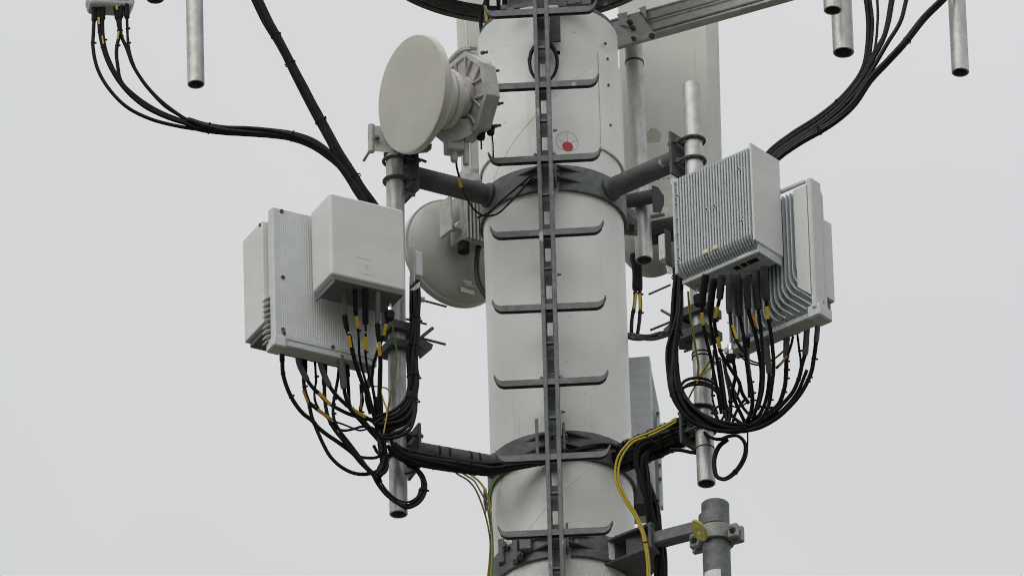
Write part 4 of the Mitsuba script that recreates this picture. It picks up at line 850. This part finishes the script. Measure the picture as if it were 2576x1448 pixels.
bundle('upright black bundle hanging in the middle of the left tangle', [(950, 1000), (952, 1040), (955, 1075), (961, 1111), (966, 1150), (965, 1181), (952, 1199)], -0.37, -0.32, 5, 4.6, 8.5, ties=(.3, .7))
for i, (pts, r, y, lb) in enumerate((
    ([(880, 1026), (905, 1050), (930, 1075), (955, 1105), (962, 1140)], 4.4, -.36, 'diagonal black cable running into the left tangle from the wide boot'),
    ([(836, 1062), (850, 1078), (868, 1082), (890, 1078), (912, 1072), (935, 1075), (955, 1090)], 3.2, -.37, 'nearly level thin cable crossing under the wide grey boot'),
    ([(828, 1048), (845, 1060), (862, 1066), (885, 1075), (905, 1082), (925, 1078)], 2.2, -.35, 'short thin strand below the wide grey boot'),
    ([(880, 1128), (900, 1146), (926, 1151), (945, 1150), (958, 1143), (965, 1125)], 3.8, -.33, 'short cable curling up to the left pipe above the loop'),
    ([(945, 1196), (955, 1170), (970, 1150), (985, 1143), (1000, 1148)], 3.6, -.30, 'cable arching over the left pipe above the loop'),
    ([(975, 1120), (990, 1140), (1005, 1150), (1030, 1160), (1052, 1164)], 5.0, -.30, 'cable sloping from the tangle to the lower left arm'),
    ([(978, 1086), (985, 1110), (1000, 1135), (1022, 1154), (1055, 1168)], 5.0, -.29, 'second cable sloping from the tangle to the lower left arm'),
    ([(1008, 1190), (1030, 1189), (1046, 1180)], 2.6, -.24, 'thin strand behind the left pipe under the arm'),
    ([(985, 1050), (1000, 1062), (1012, 1050), (1008, 1028), (1020, 1010)], 2.4, -.34, 'small wire loop in front of the left pipe'),
    ([(940, 1120), (948, 1135), (960, 1150), (955, 1180), (940, 1196)], 4.0, -.31, 'cable bending left at the foot of the tangle'))):
    cable(lb, pts, y, y + 0.01, r, name='loose_cable')
bundle('black cable loop round the foot of the left pipe', [(940, 1192), (952, 1216), (972, 1243), (998, 1264), (1022, 1275), (1044, 1266), (1062, 1244), (1067, 1218), (1060, 1195), (1044, 1178), (1020, 1162)], -0.30, -0.28, 3, 4.0, 5.0, ties=(.42, .66), name='cable_loop')
cable('thin inner strand of the loop at the foot of the left pipe', [(958, 1212), (975, 1235), (1000, 1256), (1025, 1262), (1048, 1250), (1058, 1226)], -0.31, -0.29, 2.6, name='loose_cable', ties=(.95,))
bundle('black cables strapped under the lower left arm to the pole', [(985, 1122), (1010, 1142), (1050, 1153), (1100, 1162), (1150, 1169), (1200, 1175), (1240, 1177), (1285, 1168), (1335, 1160), (1385, 1154)], -0.33, -0.25, 10, 6.2, 12, twist=0.5, wob=0.35, ties=(.12, .28, .42, .5), spread=([0, .2, .75, 1], [9, 14, 12, 6]))
def strap(k, az, r, z, rad): part(k, 'strap', lathe([(rad, -0.003), (rad + 0.002, -0.003), (rad + 0.002, 0.003), (rad, 0.003), (rad, -0.003)], radial(az, r, z), onp(az, 1), 32), 'rubber')
for r in (0.44, 0.405, 0.33, 0.30): strap(armL2, azL2, r, zL2 - 0.004, 0.0365)
for r in (0.42, 0.375, 0.33): strap(armR2, azR2, r, zR2 - 0.002, 0.0365)
# --- earth wires left of the pole
for i, (pts, m_, r, lb) in enumerate((
    ([(1136, 1176), (1152, 1192), (1176, 1206), (1195, 1228), (1213, 1270), (1226, 1315), (1233, 1360), (1232, 1400), (1226, 1460)], 'wire_olive', 2.2, 'outermost thin earth wire left of the pole'),
    ([(1148, 1178), (1168, 1192), (1192, 1208), (1207, 1232), (1222, 1262), (1230, 1300), (1236, 1350), (1235, 1400), (1229, 1460)], 'wire_olive', 2.0, 'inner thin earth wire left of the pole'),
    ([(1160, 1178), (1180, 1190), (1201, 1206), (1215, 1222), (1226, 1244), (1233, 1270), (1236, 1310), (1237, 1350), (1238, 1400), (1234, 1460)], 'wire_yellow', 2.6, 'yellow earth wire nearest the pole on its left'),
    ([(1260, 1190), (1245, 1206), (1235, 1228), (1230, 1262), (1234, 1300), (1239, 1345), (1240, 1400), (1236, 1460)], 'wire_green', 2.3, 'green earth wire hugging the left edge of the pole'))):
    cable(lb, pts, -0.14, -0.10, r, m_, name='earth_wire')
bl = thing('earth_terminal', 'small dark terminal lug among the earth wires left of the pole', 'terminal')
part(bl, 'block', hull([P(u, v, y) for y in (-0.11, -0.08) for (u, v) in ((1216, 1226), (1224, 1227), (1228, 1270), (1222, 1292), (1216, 1262))]), 'bolt_metal', False)
# --- left upper bundle and feeder
bundle('thick black feeder bundle sloping down from the top left to the left radios', [(640, -14), (672, 52), (700, 100), (740, 180), (778, 250), (815, 320), (850, 385), (880, 430), (905, 475), (930, 512), (960, 560)], -0.50, -0.36, 8, 7.0, 6.8, ties=(.18, .30, .55, .8), spread=([0, .5, .7, 1], [6.8, 7.5, 11, 14]))
for i, (pts, lb, tg) in enumerate((
    ([(236, 8), (237, 40), (235, 80), (234, 120), (246, 175), (275, 225), (320, 270), (380, 300), (450, 318), (500, 326)], 'leftmost cable under the antenna at the top left', ()),
    ([(249, 8), (249, 60), (256, 110), (275, 165), (310, 220), (360, 266), (420, 296), (470, 312), (505, 322)], 'second cable from the left under the top left antenna', ((.09, .13, TY, 0, 6),)),
    ([(259, 8), (258, 70), (262, 110), (272, 145), (300, 200), (345, 248), (400, 284), (455, 306), (505, 320)], 'third cable from the left under the top left antenna', ((.2, .25, TY, 2, 4),)),
    ([(290, 8), (296, 50), (300, 80), (293, 130), (296, 165), (305, 205), (345, 245), (400, 280), (460, 304), (505, 318)], 'fourth cable from the left under the top left antenna', ((.01, .05, TY, -2, 6), (.18, .23, TY, 2, 4))),
    ([(306, 8), (302, 60), (305, 90), (318, 120), (335, 165), (365, 212), (400, 250), (440, 282), (475, 304), (508, 316)], 'fifth cable from the left under the top left antenna', ()),
    ([(318, 8), (320, 60), (322, 105), (330, 145), (352, 196), (385, 238), (415, 268), (450, 290), (490, 308), (510, 316)], 'rightmost cable under the top left antenna', ()))):
    cable(lb, pts, -0.50, -0.42, 4.6 if i != 5 else 3.4, boot=(0, .10, 7, 'rubber'), tags=tg, ties=(.17, .26) if i % 2 else (.22,), name='antenna_cable')
bundle('black cable bundle bending from the top left antenna to the thick feeder', [(470, 308), (510, 320), (560, 327), (620, 330), (680, 334), (740, 344), (790, 362), (835, 394), (868, 430), (895, 468), (915, 500), (940, 545)], -0.43, -0.38, 7, 6.6, 7.6, ties=(.1, .46), name='cable_bundle')
# --- right upper cables
for i, (pts, r, lb) in enumerate((
    ([(2172, -40), (2178, 0), (2184, 60), (2181, 122), (2173, 165), (2155, 200), (2110, 252), (2055, 296), (1994, 335), (1940, 376), (1920, 400)], 4.6, 'leftmost black cable falling from the top right'),
    ([(2184, -40), (2188, 0), (2194, 55), (2190, 116), (2182, 160), (2160, 205), (2112, 258), (2058, 302), (1998, 340), (1945, 380), (1925, 405)], 4.2, 'second black cable from the left at the top right'),
    ([(2206, -40), (2207, 0), (2208, 46), (2201, 122), (2186, 172), (2160, 212), (2116, 262), (2062, 306), (2002, 344), (1948, 384), (1930, 408)], 2.6, 'thin black cable, third from the left at the top right'),
    ([(2250, -40), (2242, 0), (2232, 60), (2222, 95), (2200, 132), (2180, 176), (2156, 216), (2116, 266), (2064, 310), (2006, 348), (1952, 386), (1932, 412)], 5.0, 'black cable, fourth from the left at the top right'),
    ([(2292, -40), (2280, 0), (2265, 55), (2232, 110), (2198, 168), (2168, 215), (2122, 268), (2070, 312), (2012, 352), (1955, 388), (1935, 414)], 4.6, 'black cable, fifth from the left at the top right'),
    ([(2258, -40), (2246, 0), (2236, 55), (2222, 100), (2196, 150), (2170, 198), (2130, 250), (2080, 296), (2020, 342), (1960, 382), (1938, 410)], 4.6, 'black cable behind the fourth at the top right'))):
    cable(lb, pts, -0.50, -0.55, r + 0.8, name='feeder_cable', ties=(.6,) if i in (0, 4) else ())
bundle('thickest black cable pair coming in from the top right corner', [(2412, -46), (2371, 0), (2326, 46), (2274, 112), (2228, 161), (2189, 201), (2146, 262), (2105, 300), (2067, 326), (2010, 358), (1960, 392), (1935, 416)], -0.50, -0.55, 3, 6.2, 4.2, ties=(.3, .78), name='feeder_bundle')
# --- ports under the right radios
cable('yellow wire hanging in front of the right pipe', [(1731, 733), (1733, 760), (1737, 798), (1744, 840), (1751, 880), (1757, 923), (1754, 952)], -0.60, -0.42, 2.8, 'wire_yellow', name='earth_wire')
cable('yellow wire slanting across the right pipe from a small plug', [(1792, 896), (1776, 922), (1757, 950)], -0.47, -0.42, 2.8, 'wire_yellow', name='earth_wire')
cable('long slanting yellow wire crossing the right pipe to its left side', [(1818, 901), (1790, 922), (1766, 944), (1746, 975), (1728, 1010)], -0.47, -0.41, 2.2, 'wire_yellow', name='earth_wire')
sp_ = thing('cable_plug', 'silver plug with a black cap under the finned right radio', 'plug')
q = P(1757, 727, -0.58); part(sp_, 'barrel', cat_([cyl(q + Z * .01, q - Z * 0.012, 6 * px, 20, bev=.001), cyl(q - Z * 0.0125, q - Z * 0.024, 7.4 * px, 6, bev=.001)]), 'chrome', 30)
part(sp_, 'cap', cyl(q - Z * 0.024, q - Z * 0.062, 14 * px, 22, 12 * px, bev=.004), 'rubber', 35)
sp2 = thing('cable_plug', 'silver plug with a black cap under the large right radio', 'plug')
q = P(1838, 875, -0.62); part(sp2, 'barrel', cat_([cyl(q + Z * .012, q - Z * 0.010, 7.5 * px, 20, bev=.001), cyl(q - Z * 0.0105, q - Z * 0.026, 9.2 * px, 6, bev=.001)]), 'chrome', 30)
part(sp2, 'cap', cyl(q - Z * 0.026, q - Z * 0.052, 13 * px, 22, 10 * px, bev=.004), 'rubber', 35)
YA, YB, YC = -0.68, -0.62, -0.47
cable('black cable with the leftmost amber tag under the finned radio', [(1776, 690), (1768, 740), (1766, 785), (1770, 820), (1776, 850), (1786, 890), (1796, 940), (1806, 990), (1815, 1040)], -0.78, -0.53, 4.4, boot=(0, .23, 9, 'rubber'), tags=((.27, .36, TY, 0, 8.5),))
cable('black cable with two yellow tags, one above the other', [(1816, 690), (1810, 750), (1801, 790), (1798, 815), (1806, 855), (1813, 885), (1826, 908), (1840, 930), (1858, 958), (1868, 990), (1884, 1014)], -0.78, -0.53, 4.6, boot=(0, .18, 9, 'boot_dark'), tags=((.235, .32, TY, 0, 8.5), (.46, .54, TY, -1, 9)), ties=(.34, .56))
cable('dark cable with a steep yellow tag left of the silver plug, reaching the base rail', [(1836, 690), (1834, 740), (1836, 790), (1842, 828), (1852, 855), (1862, 872), (1872, 886)], -0.78, -0.70, 4.2, boot=(0, .48, 8.5, 'boot_dark'), tags=((.64, .82, TY, -4, 6.5),))
cable('black cable with a slanting amber tag, third from the right tag', [(1878, 690), (1880, 740), (1884, 785), (1890, 805), (1900, 838), (1908, 880), (1915, 930), (1913, 980), (1906, 1015), (1896, 1045)], -0.78, -0.53, 5.0, boot=(0, .24, 9, 'boot_dark'), tags=((.27, .37, TO, -7, 6.5),), ties=(.40,))
cable('black cable with the rightmost upright yellow tag', [(1920, 668), (1924, 720), (1929, 760), (1931, 790), (1937, 823), (1943, 870), (1946, 923), (1941, 973), (1932, 1023), (1912, 1055), (1890, 1068)], -0.78, -0.53, 4.8, boot=(0, .21, 9, 'boot_dark'), tags=((.245, .32, TY, 0, 9),), ties=(.33, .80))
cable('dark boot with a short cable between the two middle tags under the finned radio', [(1856, 690), (1856, 740), (1860, 790), (1868, 830), (1874, 870), (1878, 910), (1884, 960), (1886, 1000)], -0.76, -0.58, 4.6, boot=(0, .34, 9, 'boot_dark'))
cable('dark boot right of the slanting amber tag, its cable dropping behind the base rail', [(1902, 680), (1903, 730), (1908, 780), (1914, 830), (1918, 880), (1920, 930), (1918, 980), (1906, 1030)], -0.76, -0.58, 4.4, boot=(0, .28, 9, 'boot_dark'))
cable('dark boot nearest the silver plug under the finned radio', [(1797, 700), (1790, 745), (1786, 790), (1792, 840), (1803, 900), (1812, 960), (1822, 1030)], -0.72, -0.50, 4.4, boot=(0, .28, 9, 'rubber'))
cable('cable falling from the capped plug under the large right radio', [(1842, 898), (1846, 915), (1850, 945), (1843, 985), (1852, 1015), (1866, 1045), (1875, 1065)], -0.60, YC, 4.6)
cable('wide booted cable right of the capped plug', [(1879, 848), (1879, 880), (1881, 920), (1887, 955), (1892, 990), (1892, 1022), (1884, 1050), (1870, 1068)], -0.60, YC, 5.2, boot=((.0, .12, 7.6, 'rubber'), (.12, .42, 6.4)), ties=(.5, .62, .7))
cable('long grey boot cable in the middle of the large right radio', [(1926, 842), (1929, 880), (1933, 915), (1935, 940), (1932, 980), (1922, 1020), (1905, 1048), (1880, 1064)], -0.60, YC, 4.6, boot=(0, .40, 7.8), tags=((.46, .58, TY, -8, 5),))
cable('dark booted cable left of the thin strand under the large right radio', [(1979, 800), (1979, 840), (1978, 880), (1978, 918), (1976, 960), (1970, 988), (1957, 1018), (1922, 1045), (1885, 1062)], YB, YC, 5.4, boot=((0, .14, 13, 'rubber'), (.14, .33, 8)), ties=(.35, .42, .49, .6))
cable('black cable leaving the dark boot sideways with an orange tag', [(1995, 845), (1990, 868), (1982, 890), (1968, 910), (1952, 926)], YB, -0.58, 3.2, tags=((.55, .9, TO, 0, 5),))
cable('thin strand between the two rightmost boots', [(2004, 825), (2007, 850), (2010, 875), (2014, 905), (2014, 940)], YB, -0.56, 2.8, ties=(.1, .5))
cable('grey booted cable, second from the right under the large radio', [(2032, 800), (2029, 840), (2025, 890), (2018, 915), (2010, 950), (1994, 986), (1970, 1014), (1945, 1038), (1905, 1064), (1870, 1076)], YB, YC, 5.2, boot=(0, .27, 7.6), ties=(.45,))
cable('rightmost cable, bowing out below the large right radio', [(2058, 798), (2056, 830), (2053, 860), (2047, 903), (2040, 938), (2016, 986), (1990, 1018), (1955, 1050), (1912, 1074), (1870, 1084)], YB, YC, 5.4, boot=(0, .17, 6.8), ties=(.28, .40, .43))
cable('cable hidden behind the rightmost bow under the large radio', [(2030, 930), (2006, 986), (1978, 1022), (1940, 1052), (1895, 1074)], -0.56, YC, 4.4)
bundle('thick black bundle left of the right pipe, curving under the right radios', [(1707, 672), (1706, 731), (1705, 790), (1698, 840), (1691, 880), (1692, 925), (1697, 970), (1712, 1008), (1740, 1041), (1785, 1066), (1835, 1077), (1880, 1075)], -0.52, -0.47, 9, 5.2, 12, ties=(.05, .32, .62), spread=([0, .25, .5, .75, 1], [11, 13, 11, 16, 9]))
for i, (pts, r, y, lb) in enumerate((
    ([(1708, 980), (1722, 958), (1750, 950), (1785, 957), (1810, 980), (1820, 1012)], 3.6, -.44, 'upper coil strand arching over the right pipe'),
    ([(1710, 984), (1732, 966), (1760, 960), (1790, 970), (1812, 998), (1824, 1040)], 3.6, -.43, 'second coil strand arching over the right pipe'),
    ([(1708, 978), (1740, 968), (1775, 968), (1806, 990), (1818, 1030)], 3.2, -.45, 'third coil strand arching over the right pipe'),
    ([(1735, 1020), (1760, 1017), (1785, 1022), (1800, 1042), (1808, 1062)], 4.4, -.43, 'strand crossing low in front of the right pipe'),
    ([(1808, 900), (1814, 940), (1820, 985), (1826, 1030), (1830, 1070)], 5.4, -.46, 'straight upright cable right of the right pipe'),
    ([(1820, 902), (1828, 950), (1836, 990), (1838, 1030), (1832, 1068)], 4.6, -.47, 'second upright cable right of the right pipe'),
    ([(1826, 935), (1840, 968), (1856, 1000), (1872, 1028), (1888, 1045)], 3.8, -.47, 'cable slanting down to the right in the right tangle'),
    ([(1832, 1010), (1848, 1006), (1858, 985), (1862, 960)], 3.4, -.48, 'short cable curling upward in the right tangle'),
    ([(1825, 1015), (1838, 1040), (1856, 1058), (1880, 1072)], 4.2, -.46, 'cable bowing low in the right tangle'),
    ([(1878, 1000), (1862, 1018), (1848, 1045), (1842, 1070)], 3.6, -.46, 'cable slanting down to the left in the right tangle'),
    ([(1836, 1018), (1856, 1024), (1870, 1018), (1884, 1008)], 2.0, -.48, 'thin wire across the right tangle'),
    ([(1790, 1040), (1800, 1026), (1815, 1020), (1822, 1040), (1812, 1060), (1800, 1068)], 3.0, -.46, 'small loop beside the right pipe'),
    ([(1900, 1018), (1925, 1024), (1950, 1024), (1970, 1015)], 3.6, -.50, 'level cable crossing the right fan'),
    ([(1880, 1050), (1905, 1046), (1935, 1040), (1955, 1025)], 3.8, -.49, 'lower level cable crossing the right fan'),
    ([(1856, 888), (1880, 902), (1905, 912), (1930, 910)], 2.0, -.56, 'thin wire sagging behind the grey boots'),
    ([(1860, 894), (1885, 912), (1915, 917), (1950, 900), (1972, 882)], 2.2, -.56, 'second thin wire sagging behind the grey boots'),
    ([(1685, 1130), (1710, 1131), (1735, 1136), (1762, 1140)], 4.6, -.36, 'short cable between the lower right arm and the right pipe'),
    ([(1795, 880), (1795, 920), (1792, 960), (1794, 1010), (1806, 1040)], 2.6, -.42, 'thin cable along the right edge of the right pipe'))):
    cable(lb, pts, y, y, r, name='loose_cable', ties=(.2, .45, .7) if i == 17 else ())
bundle('black cable loop hanging right of the foot of the right pipe', [(1772, 1086), (1790, 1100), (1812, 1104), (1834, 1097), (1856, 1097), (1872, 1112), (1875, 1138), (1865, 1166), (1846, 1190), (1822, 1204), (1804, 1198), (1797, 1176), (1797, 1150), (1808, 1122), (1830, 1103)], -0.40, -0.42, 3, 3.1, 3.6, name='cable_loop', ties=(.55,))
cable('thin strand beside the right cable loop', [(1880, 1075), (1881, 1110), (1878, 1140), (1872, 1160)], -0.42, -0.42, 1.8, name='loose_cable')
ap0, ap1 = radial(azR2, RP + 0.015, zR2 - 0.006), radial(azR2, rr2 - 0.045, zR2 - 0.006)
bundle('thick wrap of black cables strapped round the lower right arm', None, 0, 0, 18, 6.4, 31, twist=0.12, ties=(), name='cable_wrap', wob=0.12, path=spline([ap0, ap0 * .66 + ap1 * .34, ap0 * .33 + ap1 * .67, ap1], 10))
for f in (.14, .30, .48, .66, .82): 
    q_ = ap0 + (ap1 - ap0) * f; d_ = nrm(ap1 - ap0); part(list(labels)[-1], 'strap', lathe([(38.0 * px, -0.003), (39.4 * px, -0.003), (39.4 * px, 0.003), (38.0 * px, 0.003), (38.0 * px, -0.003)], q_, d_, 36), 'rubber')
bundle('thick black cable trunk hanging from the lower right arm beside the pole', [(1640, 1106), (1620, 1124), (1611, 1156), (1619, 1200), (1635, 1260), (1647, 1322), (1658, 1385), (1664, 1470)], -0.34, -0.20, 9, 6.0, 13, ties=(.45, .75), spread=([0, .3, 1], [15, 13, 14]))
bundle('black cables running from the lower right arm across the front of the pole', [(1590, 1138), (1560, 1128), (1530, 1121), (1500, 1121), (1465, 1128), (1435, 1135), (1408, 1137)], -0.20, -0.262, 3, 3.8, 4.2)
for i, (pts, r, m_, lb) in enumerate((
    ([(1702, 1054), (1665, 1074), (1625, 1092), (1590, 1106), (1572, 1124), (1556, 1146), (1548, 1180), (1552, 1215), (1570, 1255), (1596, 1295), (1614, 1336), (1622, 1368), (1628, 1410), (1630, 1470)], 3.3, 'wire_yellow', 'front yellow green earth cable crossing the pole at the lower right'),
    ([(1702, 1060), (1668, 1080), (1628, 1098), (1596, 1110), (1578, 1128), (1564, 1150), (1556, 1180), (1559, 1214), (1576, 1253), (1601, 1293), (1619, 1335), (1627, 1368), (1633, 1410), (1635, 1470)], 3.0, 'wire_yellow', 'rear yellow green earth cable crossing the pole at the lower right'))):
    cable(lb, pts, -0.36, -0.29, r, m_, name='earth_cable', ties=(.79,) if i == 0 else ())
# --- cables behind the pole on the right
for i, (pts, lb) in enumerate((([(1592, 640), (1598, 680), (1598, 720), (1597, 760), (1590, 800), (1588, 836)], 'left cable with a yellow tag behind the pole on the right'), ([(1606, 640), (1608, 690), (1609, 730), (1611, 770), (1608, 810), (1604, 838)], 'right cable with a yellow tag behind the pole on the right'))):
    cable(lb, pts, 0.40, 0.34, 4.6, boot=(0, .45, 8, 'rubber'), tags=((.52, .72, TY, -1 + 2 * i, 6.5),), ties=(.50, .74), name='rear_cable')
bundle('black cables sagging behind the pole towards the right clamp', [(1560, 838), (1590, 846), (1620, 849), (1650, 845), (1690, 836)], 0.30, -0.1, 4, 4.2, 6.5)
# --- cables by the front dish and the ladder
cable('thin black lead from the front dish radio with a yellow tag, looping to the collar', [(1147, 405), (1150, 425), (1155, 445), (1162, 470), (1175, 500), (1196, 530), (1220, 543), (1250, 538), (1280, 512), (1310, 480), (1340, 446)], -0.34, -0.265, 2.6, tags=((.13, .21, TY, 2, 8),), ties=(.12,), name='lead_cable')
cable('second thin black lead looping under the upper collar', [(1200, 548), (1230, 534), (1265, 502), (1300, 472), (1338, 440)], -0.245, -0.265, 2.4, name='lead_cable')
cable('short dangling lead below the front dish radio', [(1210, 345), (1211, 375)], -0.42, -0.42, 2.0, name='lead_cable')
cable('drip lead hanging at the right of the front dish radio', [(1237, 338), (1240, 360), (1241, 395)], -0.40, -0.35, 1.8, name='lead_cable')
cable('thick black lead from the half hidden dish curving behind the pole', [(1205, 610), (1200, 650), (1200, 690), (1208, 720), (1226, 748)], 0.30, 0.20, 7, name='lead_cable')
cl = thing('cable_coil', 'small coil of black cable hung behind the ladder rail near the top', 'cable coil')
for i in range(3):
    t = np.linspace(0, 2 * math.pi, 40); cc = [P(1367 + (35.5 - i * 1.5) * math.sin(a) * (1 + .02 * i), 155 - (51 - 1.2 * i) * math.cos(a) + i * 1.5, -RP - 0.030 - 0.006 * i - 0.004 * math.sin(a * 2)) for a in t]
    part(cl, 'turn', tube(np.array(cc), 3.8 * px, 10)[0], 'cable_black', True)
for (u, v) in ((1405, 133), (1331, 152)): part(cl, 'cable_tie', boxm(P(u, v, -RP - 0.036), A3(1, 0, 0), A3(0, 1, 0), Z, 0.010, 0.016, 0.007, .001), 'rubber', False)
for i, (pts, y) in enumerate((([(1214, 130), (1212, 90), (1210, 40), (1222, 0), (1224, -60)], -0.02), ([(1222, 100), (1226, 60), (1224, 20), (1230, -60)], -0.06), ([(1255, 34), (1254, 10), (1254, -60)], 0.30), ([(1270, 32), (1270, 5), (1270, -60)], 0.31), ([(1283, 30), (1284, 5), (1284, -60)], 0.29))):
    cable(('outer dark cable at the top left edge of the pole', 'inner dark cable with a yellow tag at the top left edge of the pole', 'left of the three black cables rising through the platform', 'middle of the three black cables rising through the platform', 'right of the three black cables rising through the platform')[i], pts, y, y, (5, 7, 5.5, 7, 4)[i], name='riser_cable', tags=((.25, .5, TY, -2, 8),) if i == 1 else ())
for k_ in [k for k in list(scene) if False]: pass
